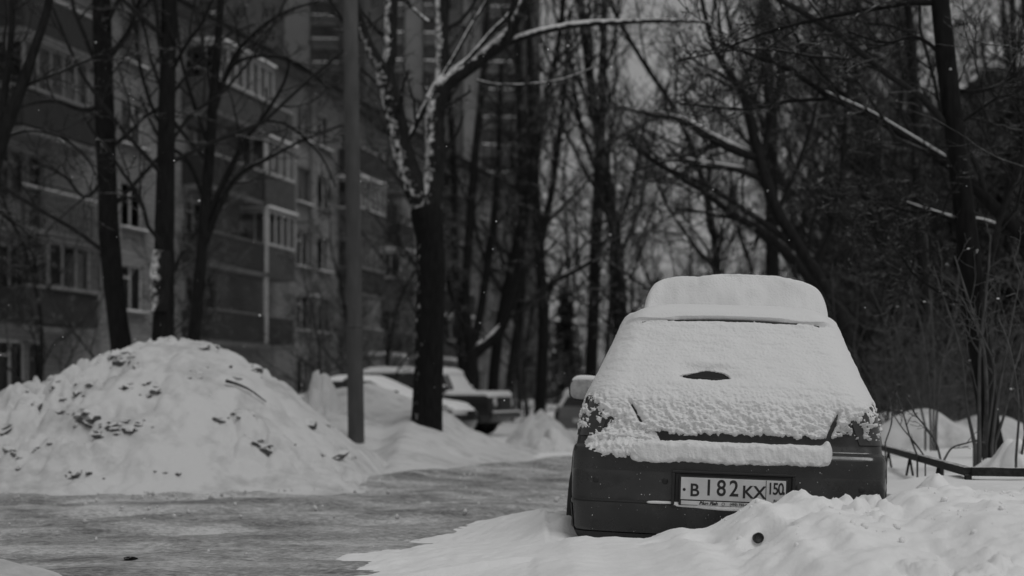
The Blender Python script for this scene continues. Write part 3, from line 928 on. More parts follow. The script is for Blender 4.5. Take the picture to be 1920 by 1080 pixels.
pz = PZ + 0.0035
text('B', PU - 0.190, pz - 0.010, 0.088, plate, 0.98, 0.0016)
for i, ch in enumerate('182'):
    text(ch, PU - 0.120 + i * 0.062, pz + 0.004, 0.112, plate, 0.86, 0.0016)
text('K', PU + 0.072, pz - 0.010, 0.088, plate, 0.98, 0.0016)
text('X', PU + 0.130, pz - 0.010, 0.088, plate, 0.98, 0.0016)
for i, ch in enumerate('150'):
    text(ch, PU + 0.184 + (0, 0.026, 0.052)[i] - 0.002, pz + 0.012, 0.082, plate, 0.74, 0.0014)
MB().box((PU + 0.1595, PF - 0.0006, PZ - 0.051), (PU + 0.1625, PF + 0.0006, PZ + 0.058)).build('plate_divider', M_INK, plate)
for uu in (-0.241, 0.246):
    a = np.arange(12) * 2 * math.pi / 12
    V = np.concatenate([[(PU + uu, PF - 0.001, pz - 0.006)], np.stack([PU + uu + 0.0075 * np.cos(a), 0 * a + PF - 0.0008, pz - 0.006 + 0.0075 * np.sin(a)], 1)])
    me = bpy.data.meshes.new('plate_screw'); me.from_pydata(V.tolist(), [], [(0, 1 + i, 1 + (i + 1) % 12) for i in range(12)]); me.update()
    link('plate_screw', me, M_INK, plate)
text('RUS', PU + 0.215, PZ - 0.042, 0.018, plate, 1.0, 0.0004)
text('Blue Fish', PU - 0.120, PZ - 0.068, 0.022, adv, 1.15, 0.0009, 0.25)
text('(495) 755-66-13', PU + 0.045, PZ - 0.068, 0.018, adv, 1.0, 0.0003)
a = np.linspace(0, 2 * math.pi, 16)
V, Fq = tube_batch(np.stack([PU - 0.046 + 0.007 * np.cos(a), 0 * a + PF, PZ - 0.068 + 0.007 * np.sin(a)], 1)[None], np.full((1, 16), 0.0009), 5)
link('phone_mark', mesh_arrays('phone_mark', V, Fq), M_INK, adv)

# tailgate handle recess, wiper motor in the window hollow
mb = MB().box((-0.075, 0.070, 0.735), (0.085, 0.12, 0.752)); mb.build('tailgate_handle', M_TRIM, car, bevel=0.004)
mb = MB().box((-0.11, 0.075, 0.7235), (0.12, 0.12, 0.735)); mb.build('handle_recess', M_PAINT, car, bevel=0.004)
mb = MB().bar((-0.02, 0.255, 1.070), (-0.24, 0.275, 1.085), 0.018, 0.02); mb.build('wiper_arm', M_TRIM, car, bevel=0.003)

# left mirror (and the right one)
for sg in (-1, 1):
    cx = -0.92 if sg < 0 else 0.80                          # the right one is folded in
    import bmesh
    bm = bmesh.new(); bmesh.ops.create_uvsphere(bm, u_segments=24, v_segments=14, radius=1)
    for v in bm.verts:
        x, y, z = v.co
        sp_ = lambda t: math.copysign(abs(t) ** 0.6, t)
        v.co = Vector((cx + 0.095 * sp_(x), 2.36 + 0.06 * sp_(y) , 1.005 + 0.078 * sp_(z)))
    for f in bm.faces: f.smooth = True
    me = bpy.data.meshes.new('mirror'); bm.to_mesh(me); bm.free()
    mo = link('mirror', me, M_TRIM, car)
    bm = bmesh.new(); bmesh.ops.create_uvsphere(bm, u_segments=24, v_segments=14, radius=1)
    for v in bm.verts:
        x, y, z = v.co
        v.co = Vector((cx + 0.082 * sp_(x), 2.299 + 0.004 * y, 1.005 + 0.066 * sp_(z)))
    for f in bm.faces: f.smooth = True
    me = bpy.data.meshes.new('mirror_glass'); bm.to_mesh(me); bm.free()
    link('mirror_glass', me, M_MIRROR, mo)
    bm = bmesh.new(); bmesh.ops.create_uvsphere(bm, u_segments=24, v_segments=14, radius=1)
    for v in bm.verts:
        x, y, z = v.co
        v.co = Vector((cx + 0.094 * sp_(x) - sg * 0.012, 2.365 + 0.062 * sp_(y), 1.072 + 0.03 * z - 0.02 * (x * sg) ** 2 * (x * sg > 0)))
    for f in bm.faces: f.smooth = True
    me = bpy.data.meshes.new('mirror_snow'); bm.to_mesh(me); bm.free()
    link('mirror_snow', me, M_CARSNOW, mo)
    MB().bar((sg * 0.74, 2.40, 0.97), (sg * 0.86, 2.38, 0.985), 0.05, 0.04).build('mirror_arm', M_TRIM, car)
# aerial
V, Fq = tube_batch(np.array([[(-0.03, 1.95, 1.44), (-0.025, 1.93, 1.65), (-0.02, 1.91, 1.80)]]), np.array([[0.004, 0.003, 0.002]]), 6)
link('aerial', mesh_arrays('aerial', V, Fq), M_TRIM, car)


# snow shell on the car: body surface pushed out by a thickness that goes below zero where the paint shows
def snow_shell():
    zz = np.concatenate([np.linspace(0.60, 1.06, 210), np.linspace(1.062, 1.36, 110)[0:], np.linspace(1.3605, 1.452, 80)])
    qh = np.concatenate([np.linspace(0, 1, 135)[:-1], np.linspace(1, 2, 50)[:-1], np.linspace(2, 3, 36)])
    q = np.concatenate([-qh[::-1][:-1], qh])
    Z, Q = np.meshgrid(zz, q, indexing='ij')
    P = HB.pt(Z, np.abs(Q), np.where(Q < 0, -1.0, 1.0))
    U, W = P[..., 0], P[..., 1]
    aq = np.abs(Q)
    n_big = N1(U, Z, W, 6, 2); n_lump = N2(U, Z, W, 34, 3, 0.6); n_f = N3(U, Z, W, 85, 2)
    n_edge = N1(U + 3, Z, W, 34, 3, 0.65)
    lumpz = sst(1.05, 0.84, Z)                         # clumpy lower tailgate
    T = 0.034 + 0.010 * n_big
    T = T + lumpz * (-0.008 + 0.024 * n_lump + 0.013 * n_f + 0.008 * np.abs(N1(U, Z, W, 18, 1)))
    # windows: smooth with slight ripples
    T = T + (1 - lumpz) * (0.0065 * N2(U * 0.5, Z * 2.2, W, 22, 2) + 0.003 * n_f)
    # lower edge of the tailgate snow
    edge = 0.790 + 0.030 * n_edge + 0.014 * N2(U, Z * 0, W, 9, 2)
    T = T - 0.09 * sst(edge + 0.016, edge - 0.010, Z)
    # left corner blob running down over the lamp to the bumper
    blob = np.exp(-(((U + 0.54) / 0.20) ** 2 + ((Z - 0.75 - 0.03 * n_edge) / 0.085) ** 2) ** 2)
    T = np.maximum(T, -0.03 + blob * (0.072 + 0.03 * n_lump + 0.012 * n_f))
    # bare lamp patches
    def bare(cu, cz, su, sz, k=0.07):
        return k * np.exp(-(((U - cu) / su) ** 2 + ((Z - cz) / sz) ** 2)) * (0.75 + 2.2 * N1(U, Z, W, 38, 3, 0.65))
    T = T - bare(-0.735, 0.875, 0.09, 0.075, 0.075) - bare(-0.66, 0.845, 0.08, 0.025, 0.06) - bare(0.70, 0.845, 0.14, 0.07, 0.066) - bare(0.765, 0.88, 0.035, 0.12, 0.09)
    # tailgate joints melt through
    for sg, pts in ((-1, ((0.94, 0.50), (0.86, 0.452))), (1, ((0.94, 0.555), (0.78, 0.49)))):
        (za, ua), (zb, ub) = pts
        uc = sg * (ub + (ua - ub) * (Z - zb) / (za - zb))
        T = T - 0.085 * np.exp(-((U - uc) / 0.010) ** 2) * sst(za + 0.02, za - 0.03, Z) * sst(zb - 0.03, zb, Z) * (0.65 + 0.7 * N1(U, Z, 0, 18, 2)) * (1.0 if sg > 0 else 0.8)
    # seam under the spoiler lip, broken
    mid = sst(0.53, 0.45, np.abs(U)) * (aq < 1.3)
    zs_ = 1.381 - 0.022 * (U / 0.5) ** 2
    T = T + 0.022 * sst(zs_ + 0.001, zs_ + 0.014, Z) * sst(0.58, 0.45, np.abs(U))
    brk = np.clip(0.75 + 1.1 * N1(U, 0 * Z, 0, 5, 2) + 0.5 * N2(U, Z * 0.3, 0, 50, 2), 0, 1.2)
    T = T - 0.068 * np.exp(-((Z - zs_) / 0.0060) ** 2) * mid * brk
    # hollow at the wiper: pointed left end, blunt right end, flat floor
    e = (U + 0.128) / 0.132
    hh = 0.052 * np.sin(math.pi * np.clip((e + 1) / 2, 0, 1) ** 1.35) ** 0.55
    fl0 = 1.066 + 0.004 * e ** 2 + 0.003 * N1(U, 0 * Z, 0, 30, 2)
    hole = (np.abs(e) < 1) * sst(0.003, -0.003, fl0 - Z) * sst(0.003, -0.003, Z - fl0 - hh + 0.003)
    T = T + 0.006 * np.exp(-((Z - 1.140) / 0.016) ** 2 - ((U + 0.11) / 0.13) ** 4)
    T = T - 0.022 * np.exp(-((Z - 1.092) / 0.045) ** 4 - ((U + 0.128) / 0.16) ** 4)
    T = np.where(hole > 0.5, -0.03, T)
    # flanks: snow plastered thin and patchy, thicker on the shoulder
    T = np.where(T > 0, np.minimum(T, 0.05) * (1 - 0.6 * sst(1.15, 1.7, aq)), T)
    fl = sst(1.75, 2.1, aq)
    patchy = np.minimum(0.010 + 0.05 * N1(U * 2, Z, W, 5, 3) - 0.02 * sst(0.95, 0.75, Z), 0.014)
    T = T * (1 - fl) + fl * np.where(Z > 1.02, np.minimum(T, 0.02), patchy)
    T = np.where((Z < 0.70), np.minimum(T, 0.06 * (Z - 0.60) / 0.10 - 0.03 + blob * 0.07), T)
    T = np.clip(T, -0.03, 0.12)
    P2 = P.copy()
    du = np.gradient(P, axis=1); dv = np.gradient(P, axis=0)
    n = np.cross(du, dv); n /= np.linalg.norm(n, axis=2, keepdims=True) + 1e-9
    for _ in range(30):                                # smooth normals so that the shell does not fold
        n[:, 1:-1] = (n[:, :-2] + n[:, 1:-1] + n[:, 2:]) / 3
    n /= np.linalg.norm(n, axis=2, keepdims=True) + 1e-9
    P2 = P + n * T[..., None]
    keep = T > -0.029
    V = P2.reshape(-1, 3); Fq = grid_faces(len(zz), len(q))
    Fq = Fq[keep.reshape(-1)[Fq].any(1)]
    used = np.unique(Fq); mp = -np.ones(len(V), int); mp[used] = np.arange(len(used))
    return link('snow_cover', mesh_arrays('snow_cover', V[used], mp[Fq][:, ::-1]), M_CARSNOW, car)


snow_shell()


def flecks():
    g = np.random.default_rng(21); n = 130
    u = g.uniform(-0.70, 0.72, n); z = 0.27 + 0.43 * g.random(n) ** 0.8
    hf = np.interp(z, HB.r[:, 0], HB.r[:, 1] - HB.r[:, 3])
    C_ = HB.pt(z, np.minimum(np.abs(u) / hf, 1.3), np.sign(u)); 
    s_ = 0.0012 + 0.0028 * g.random(n) ** 3
    o8 = np.array([(1, 0, 0), (-1, 0, 0), (0, 0.5, 0), (0, -0.5, 0), (0, 0, 1), (0, 0, -1)], float)
    f8 = np.array([(0, 2, 4), (2, 1, 4), (1, 3, 4), (3, 0, 4), (2, 0, 5), (1, 2, 5), (3, 1, 5), (0, 3, 5)])
    V = (C_[:, None, :] + o8[None] * s_[:, None, None] * (0.5 + g.random((n, 6, 1)))).reshape(-1, 3)
    Fq = (f8[None] + (np.arange(n) * 6)[:, None, None]).reshape(-1, 3)
    link('snow_flecks', mesh_arrays('snow_flecks', V, Fq), M_CARSNOW, car)['kind'] = 'stuff'


flecks()


def roof_snow():
    us = np.linspace(-0.60, 0.64, 190); ws = np.linspace(0.66, 2.3, 210)
    U, W = np.meshgrid(us, ws, indexing='ij')
    cu = 0.035
    wr = 0.80 + 0.06 * ((U - cu) / 0.5) ** 2 + 0.022 * N1(U, W * 0, 0, 5, 2) - 0.05 * sst(-0.36, -0.5, U)
    a = np.clip(1 - (np.abs(U - cu) / 0.515) ** 11, 0, 1) ** 0.5
    b = sst(wr - 0.02, wr + 0.085, W) ** 0.6 * sst(2.28, 2.0, W)
    top = 0.225 + 0.022 * sst(1.0, 1.5, W) + 0.022 * N1(U, W, 1, 3.5, 3) - 0.022 * (np.abs(U - cu) / 0.5) ** 2.5
    base = 1.418 + 0.032 * (1 - (np.abs(U) / 0.6) ** 2) * sst(0.6, 0.9, W)
    Z = base - 0.03 + (top + 0.03) * a * b + 0.003 * N3(U, W, 0, 40, 2) + 0.006 * N2(U, W, 0, 12, 2)
    # low bright bump at the left corner
    Z = Z + 0.06 * np.exp(-((U + 0.44) / 0.045) ** 2 - ((W - 0.76) / 0.05) ** 2)
    W = W + 0.022 * N2(U, Z, 0, 9, 3) * (b < 0.98)
    V = np.stack([U, W, Z], -1).reshape(-1, 3)
    Fq = grid_faces(len(us), len(ws)); k = (a * b > 0.03).reshape(-1); Fq = Fq[k[Fq].any(1)]
    used = np.unique(Fq); mp = -np.ones(len(V), int); mp[used] = np.arange(len(used))
    return link('roof_snow', mesh_arrays('roof_snow', V[used], mp[Fq]), M_CARSNOW, car)


roof_snow()


def roll(name, u0, u1, wc, zc, rw, rz, seed, nu=120, nr=40, tilt=0.0, endpow=0.35, peak=0.0):
    """a roll of snow lying across the car"""
    t = np.linspace(0, 1, nu); a = np.arange(nr) * 2 * math.pi / nr
    Tt, A = np.meshgrid(t, a, indexing='ij')
    sp2 = lambda v, p: np.sign(v) * np.abs(v) ** p
    end = np.clip(1 - np.abs(2 * Tt - 1) ** 14, 0.001, 1) ** endpow
    Uc = u0 + (u1 - u0) * Tt
    Wn = sp2(np.cos(A), 0.42) * rw; Zn = sp2(np.sin(A), 0.42) * rz
    n = 1 + 0.15 * N1(Uc, Wn, Zn, 9, 2) + 0.14 * N2(Uc, Wn, Zn, 45, 3, 0.6)
    bowv = HB.bow * (Uc / 0.78) ** 2
    X = Uc; Y = wc + bowv + Wn * end * n; Z = zc + tilt * (Tt - 0.5) + Zn * end * n + 0.008 * N1(Uc, 0 * Uc, seed, 6, 2)
    Z = Z + peak * np.exp(-((Tt - 0.975) / 0.022) ** 2) * (Zn > 0)
    V = np.stack([X, Y, Z], -1).reshape(-1, 3)
    i, j = np.meshgrid(np.arange(nu - 1), np.arange(nr), indexing='ij')
    Q = np.stack([i * nr + j, i * nr + (j + 1) % nr, (i + 1) * nr + (j + 1) % nr, (i + 1) * nr + j], -1).reshape(-1, 4)
    return link(name, mesh_arrays(name, V, Q), M_CARSNOW, car)


roll('ledge_snow', -0.50, 0.515, 0.052, 0.703, 0.072, 0.054, 3, 220, 60, peak=0.035)
roll('crease_snow', -0.40, 0.28, 0.004, 0.447, 0.022, 0.0075, 8, 90, 16)
roll('plate_recess_snow', -0.275, 0.33, -0.008, 0.437, 0.018, 0.012, 11, 70, 16)

# ------------------------------------------------------------------ parked cars behind
def parked_car(name, label, X, Y, Z0, heading, rows, paint, glass, wheels, snow_top=0.10, white_ws=True, bow=0.03, pillars=(2.1, 2.45, 2.5, 2.9)):
    c = empty(name, (X, Y, Z0), (0, 0, heading))
    tag(c, label, 'car')
    S = CarShape(rows, bow)
    zq = np.unique(np.concatenate([S.r[:, 0], np.linspace(S.r[0, 0], S.r[-1, 0], 30)]))
    link('body', ring_mesh('body', S.ring(zq, qa)), paint, c)
    g0, g1 = glass
    for sg in (1, -1):
        patch(c, S, 'side_window', g0, g1, pillars[0], pillars[1], sg, M_CARGLASS, 0.006)
        patch(c, S, 'side_window', g0, g1, pillars[2], pillars[3], sg, M_CARGLASS, 0.006)
        patch(c, S, 'windshield', g0 - 0.02, g1 + 0.02, 3.5, 4.0, sg, M_CARSNOW if white_ws else M_CARGLASS, 0.012)
        patch(c, S, 'rear_window', g0, g1, 0, 1.0, sg, M_CARGLASS, 0.006)
        for wy in wheels[1]:
            arch(c, sg * (S.r[:, 1].max() + 0.037), wy, wheels[0], wheels[0] * 1.22, sg)
            wheel(c, sg * (S.r[:, 1].max() - 0.045), wy, wheels[0], 0.2)
    # settled snow on every upward facing part of the shell
    qs = np.concatenate([np.linspace(0, 1, 14)[:-1], np.linspace(1, 2, 8)[:-1], np.linspace(2, 3, 26)[:-1], np.linspace(3, 3.5, 10)[:-1], np.linspace(3.5, 4, 10)])
    qq = np.concatenate([-qs[::-1][:-1], qs])
    zz = np.unique(np.concatenate([np.linspace(S.r[0, 0] + 0.25, S.r[-1, 0], 70), S.r[3:, 0]]))
    Zg, Qg = np.meshgrid(zz, qq, indexing='ij')
    P = S.pt(Zg, np.abs(Qg), np.where(Qg < 0, -1.0, 1.0))
    n = np.cross(np.gradient(P, axis=1), np.gradient(P, axis=0)); n /= np.linalg.norm(n, axis=2, keepdims=True) + 1e-9
    n = -n if False else n
    up = n[..., 2]
    T = snow_top * sst(0.55, 0.85, up) * (0.9 + 0.3 * N1(P[..., 0], P[..., 1], P[..., 2], 3, 2)) - 0.02
    P2 = P + np.array([0, 0, 1.0]) * T[..., None] + n * 0.2 * T[..., None]
    Fq = grid_faces(len(zz), len(qq)); k = (T > -0.012).reshape(-1)
    Fq = Fq[k[Fq].any(1)]
    V = P2.reshape(-1, 3); used = np.unique(Fq); mp = -np.ones(len(V), int); mp[used] = np.arange(len(used))
    link('snow_cover', mesh_arrays('snow_cover', V[used], mp[Fq][:, ::-1]), M_CARSNOW, c)
    # roof slab of snow
    zr = S.r[-1, 0]; h = np.interp(zr - 0.03, S.r[:, 0], S.r[:, 1]); w0 = np.interp(zr - 0.03, S.r[:, 0], S.r[:, 2]); w1 = np.interp(zr - 0.03, S.r[:, 0], S.r[:, 4])
    us = np.linspace(-h, h, 30); ws = np.linspace(w0, w1, 50); U, W = np.meshgrid(us, ws, indexing='ij')
    e = np.clip(1 - (np.abs(U) / h) ** 8, 0, 1) * np.clip(1 - (np.abs(2 * (W - w0) / (w1 - w0) - 1)) ** 8, 0, 1)
    Zr = zr - 0.045 + (snow_top + 0.03) * e ** 0.6 + 0.01 * N1(U, W, 2, 3, 2)
    link('roof_snow', mesh_arrays('roof_snow', np.stack([U, W, Zr], -1).reshape(-1, 3), grid_faces(30, 50)), M_CARSNOW, c)
    return c, S


# boxy off-roader, nose to the right
hd = np.array([math.cos(R(-19)), math.sin(R(-19))])        # heading in plan
rows4 = [(0.32, 0.74, 0.06, 0.06, 3.62, 0.08), (0.45, 0.78, 0.0, 0.08, 3.68, 0.10), (0.75, 0.79, 0.0, 0.08, 3.68, 0.10), (0.92, 0.785, 0.02, 0.08, 3.66, 0.10), (0.97, 0.77, 0.03, 0.08, 3.60, 0.12),
         (1.00, 0.74, 0.04, 0.10, 2.78, 0.12), (1.05, 0.735, 0.05, 0.10, 2.70, 0.10), (1.45, 0.62, 0.22, 0.10, 2.48, 0.10), (1.50, 0.60, 0.26, 0.12, 2.42, 0.12), (1.55, 0.52, 0.40, 0.14, 2.25, 0.14), (1.57, 0.30, 0.7, 0.1, 1.9, 0.1)]
near = at(920, 780, 33.0)[:2]                               # near front corner
# rear centre = near corner - heading*3.66 + left normal*0.79
ln_ = np.array([-hd[1], hd[0]])
pos = near - hd * 3.66 + ln_ * 0.79
off, S4 = parked_car('off_roader', 'boxy dark off-road car with snow on bonnet and white windscreen', pos[0], pos[1], 0.02, math.atan2(hd[1], hd[0]) - math.pi / 2, rows4, M_PAINTD, (1.06, 1.42), (0.34, (0.68, 2.95)), 0.10)
for sg in (1, -1):
    a = np.arange(18) * 2 * math.pi / 18
    V = np.concatenate([np.stack([sg * 0.56 + rr * np.cos(a), 0 * a + 3.70 + dd, 0.80 + rr * np.sin(a)], 1) for rr, dd in ((0.11, -0.03), (0.105, 0.015), (0.06, 0.03), (0.001, 0.035))])
    link('headlight', mesh_arrays('headlight', V, np.array([[i * 18 + j, i * 18 + (j + 1) % 18, (i + 1) * 18 + (j + 1) % 18, (i + 1) * 18 + j] for i in range(3) for j in range(18)])), M_HLENS, off)
    mm_ = MB().box((sg * 0.80, 2.45, 1.02), (sg * 0.98, 2.55, 1.16)).build('mirror', M_TRIM, off, bevel=0.02)
    MB().box((min(sg * 0.79, sg * 0.99), 2.44, 1.16), (max(sg * 0.79, sg * 0.99), 2.56, 1.21)).build('mirror_snow', M_CARSNOW, mm_, bevel=0.02)
gr = MB().box((-0.42, 3.70, 0.66), (0.42, 3.74, 0.92))
gr.build('grille', M_TRIM, off)
for i in range(7):
    MB().box((-0.36 + i * 0.11, 3.735, 0.68), (-0.32 + i * 0.11, 3.75, 0.90)).build('grille_bar', M_RIM, off)
bm_ = MB().box((-0.82, 3.70, 0.42), (0.82, 3.86, 0.56)).build('bumper', M_RIM, off, bevel=0.02)
MB().box((-0.81, 3.71, 0.56), (0.81, 3.85, 0.605)).build('bumper_snow', M_CARSNOW, bm_, bevel=0.02)

# dark saloon in front of it, mostly behind the bank
rows5 = [(0.25, 0.72, 0.1, 0.15, 4.05, 0.25), (0.45, 0.80, 0.0, 0.18, 4.15, 0.35), (0.65, 0.81, 0.0, 0.18, 4.12, 0.40), (0.78, 0.80, 0.04, 0.18, 3.95, 0.40), (0.88, 0.77, 0.12, 0.2, 3.35, 0.35), (0.93, 0.74, 0.30, 0.2, 3.05, 0.3),
         (0.97, 0.72, 0.75, 0.2, 2.95, 0.25), (1.25, 0.60, 1.15, 0.18, 2.35, 0.2), (1.32, 0.54, 1.3, 0.2, 2.2, 0.22), (1.35, 0.35, 1.5, 0.15, 2.0, 0.2)]
hd2 = np.array([math.cos(R(-14)), math.sin(R(-14))]); ln2 = np.array([-hd2[1], hd2[0]])
tip = at(868, 780, 28.3)[:2]
pos = tip - hd2 * 4.12 + ln2 * 0.5
sal, S5 = parked_car('saloon_car', 'low dark saloon half hidden behind the snow bank and forked tree', pos[0], pos[1], 0.02, math.atan2(hd2[1], hd2[0]) - math.pi / 2, rows5, M_PAINTD, (0.99, 1.24), (0.30, (0.75, 3.25)), 0.05, False)
for sg in (1, -1):
    patch(sal, S5, 'headlight', 0.58, 0.72, 3.2, 3.6, sg, M_HLENS, 0.01)
    MB().box((sg * 0.80, 2.80, 0.95), (sg * 0.98, 2.88, 1.06)).build('mirror', M_TRIM, sal, bevel=0.02)

# pale car beyond, rear to us
pc = at(1092, 740, 40)
rows6 = [(0.25, 0.74, 0.1, 0.12, 3.8, 0.25), (0.4, 0.82, 0.0, 0.14, 3.9, 0.3), (0.7, 0.83, 0.0, 0.14, 3.85, 0.3), (0.9, 0.81, 0.06, 0.16, 3.3, 0.25), (0.98, 0.78, 0.1, 0.16, 2.9, 0.25), (1.30, 0.64, 0.35, 0.16, 2.3, 0.2), (1.38, 0.58, 0.45, 0.2, 2.1, 0.2), (1.42, 0.4, 0.7, 0.2, 1.8, 0.2)]
pale, S6 = parked_car('parked_car', 'pale parked car with deep roof snow, left of the hatchback mirror', pc[0], 40, -0.33, R(-12), rows6, M_PAINTL, (1.0, 1.26), (0.3, (0.7, 3.1)), 0.12)
for sg in (1, -1):
    patch(pale, S6, 'tail_lamp', 0.62, 0.86, 1.0, 1.9, sg, M_LENS, 0.008)
MB().box((-0.26, -0.02, 0.55), (0.26, -0.008, 0.66)).build('licence_plate', M_PLATE, pale)

# ------------------------------------------------------------------ concrete pole
def lathe_at(name, rings, mat, parent=None, sides=24):
    """rings: list of (centre xyz, radius)"""
    a = np.arange(sides) * 2 * math.pi / sides
    V = np.concatenate([np.stack([c[0] + r * np.cos(a), c[1] + r * np.sin(a), 0 * a + c[2]], 1) for c, r in rings])
    n = len(rings)
    Q = np.array([[i * sides + j, i * sides + (j + 1) % sides, (i + 1) * sides + (j + 1) % sides, (i + 1) * sides + j] for i in range(n - 1) for j in range(sides)])
    return link(name, mesh_arrays(name, V, Q), mat, parent)


pb = at(668, 840, 19.0); pt_ = at(657, 0, 19.0)
pole = empty('concrete_pole', (pb[0], 19.0, 0.1))
tag(pole, 'tall round concrete pole standing in the snow bank', 'pole')
ax = (pt_ - pb) / (pt_[2] - pb[2])
def pp(z): return np.array([ax[0] * (z - pb[2]), 0, z - 0.1])
lathe_at('lower_section', [(pp(-0.1), 0.112), (pp(1.9), 0.106)], M_CONC, pole)
lathe_at('joint_ring', [(pp(1.893), 0.100), (pp(1.893), 0.109), (pp(1.925), 0.109), (pp(1.925), 0.098)], M_CONC, pole)
lathe_at('upper_section', [(pp(1.915), 0.102), (pp(4.0), 0.100), (pp(8.5), 0.095), (pp(8.5), 0.001)], M_CONC, pole)

# ------------------------------------------------------------------ left apartment block
A0 = np.array([-10.07, 50.0]); AD = np.array([0.2487, 0.9686]); AN = np.array([0.9686, -0.2487])


def t_of(px, outv=0.0):
    k = (px - 960) / F
    o = A0 + AN * outv
    return (k * o[1] - o[0]) / (AD[0] - k * AD[1])


bl = empty('apartment_block', (A0[0], A0[1], 0), (0, 0, -math.atan2(AD[0], AD[1])))
tag(bl, 'five storey brick apartment block with balconies behind the left trees', 'building')
# local frame of the block: +Y along the facade (away), +X outwards
T0, T1, WT, ST = -24.0, 41.5, 13.4, 2.54
holes = []
win = []
def col_(t0, w, floors=range(5), kind=0):
    for f in floors:
        z0 = 1.03 + ST * f
        win.append((t0, t0 + w, z0, z0 + 1.42, kind, f))


# measured window columns
for pxa, pxb in ((231, 266), (348, 366), (559, 579), (598, 616), (632, 650), (730, 743)):
    ta, tb = t_of(pxa), t_of(pxb)
    col_((ta + tb) / 2 - 0.68, 1.36)
for t in (-22.5, -19.5, -14.6): col_(t, 1.4)
tx = t_of(730) + 6.2
while tx < T1 - 2:
    col_(tx, 1.36); tx += 3.1
# balcony stacks (t0,t1) measured on the balcony front
stacks = [(t_of(45, 1.0), t_of(186, 1.0), 0), (t_of(392, 1.0), t_of(550, 1.0), 1), (t_of(676, 1.0), t_of(722, 1.0), 2), (t_of(752, 1.0), t_of(778, 1.0), 3), (t_of(862, 1.0), t_of(892, 1.0), 4)]
win = [w for w in win if not any(w[1] > s[0] - 0.1 and w[0] < s[1] + 0.1 for s in stacks)]
for (a, b, k) in stacks:                                     # openings behind the balconies
    m = (a + b) / 2
    for f in range(5):
        z0 = 0.25 + ST * f
        win.append((a + 0.35, a + 0.35 + 1.3, 1.03 + ST * f, 2.45 + ST * f, 1, f))
        win.append((a + 1.75, a + 2.5, z0 + 0.1, 2.45 + ST * f, 2, f))
win.sort()
ok = []
for w in win:
    if any(not (w[1] + 0.05 < o[0] or w[0] > o[1] + 0.05 or w[3] < o[2] or w[2] > o[3]) for o in ok): continue
    if w[0] < T0 + 0.3 or w[1] > T1 - 0.3: continue
    ok.append(w)
win = ok
ts = sorted(set([T0, T1] + [round(v, 4) for w in win for v in w[:2]])); zsx = sorted(set([0.0, WT] + [round(v, 4) for w in win for v in w[2:4]]))
mb = MB()
wr_ = [tuple(round(v, 4) for v in w[:4]) for w in win]
for f_z in range(len(zsx) - 1):
    z0, z1 = zsx[f_z], zsx[f_z + 1]
    run = None
    for i in range(len(ts) - 1):
        a, b = ts[i], ts[i + 1]
        inside = any(w[0] <= a and b <= w[1] and w[2] <= z0 and z1 <= w[3] for w in wr_)
        if not inside: run = (run[0], b) if run else (a, b)
        if (inside or i == len(ts) - 2) and run:
            mb.quad((0, run[0], z0), (0, run[1], z0), (0, run[1], z1), (0, run[0], z1)); run = None
for (a, b, z0, z1) in wr_:                                   # reveals
    d = -0.22
    mb.quad((0, a, z0), (0, a, z1), (d, a, z1), (d, a, z0)); mb.quad((0, b, z0), (d, b, z0), (d, b, z1), (0, b, z1))
    mb.quad((0, a, z0), (d, a, z0), (d, b, z0), (0, b, z0)); mb.quad((0, a, z1), (0, b, z1), (d, b, z1), (d, a, z1))
DEP = -11.0
mb.quad((0, T0, 0), (0, T0, WT), (DEP, T0, WT), (DEP, T0, 0)); mb.quad((0, T1, 0), (DEP, T1, 0), (DEP, T1, WT), (0, T1, WT)); mb.quad((DEP, T0, 0), (DEP, T0, WT), (DEP, T1, WT), (DEP, T1, 0))
mb.build('wall', M_BRICK, bl)
MB().box((0.001, T0 - 0.05, 0.0), (0.06, T1 + 0.05, 0.62)).build('plinth', M_PLINTH, bl)
MB().box((-0.05, T0 - 0.3, WT), (0.55, T1 + 0.3, WT + 0.22)).build('cornice', M_SLAB, bl)
rf = MB()
rf.quad((0.75, T0 - 0.5, WT + 0.25), (0.75, T1 + 0.5, WT + 0.25), (-5.5, T1 + 0.5, WT + 2.9), (-5.5, T0 - 0.5, WT + 2.9))
rf.quad((-5.5, T0 - 0.5, WT + 2.9), (-5.5, T1 + 0.5, WT + 2.9), (DEP - 0.7, T1 + 0.5, WT + 0.25), (DEP - 0.7, T0 - 0.5, WT + 0.25))
rf.box((0.74, T0 - 0.5, WT + 0.16), (0.80, T1 + 0.5, WT + 0.26))
rf.build('roof', M_ROOF, bl)
lg = np.random.default_rng(11)
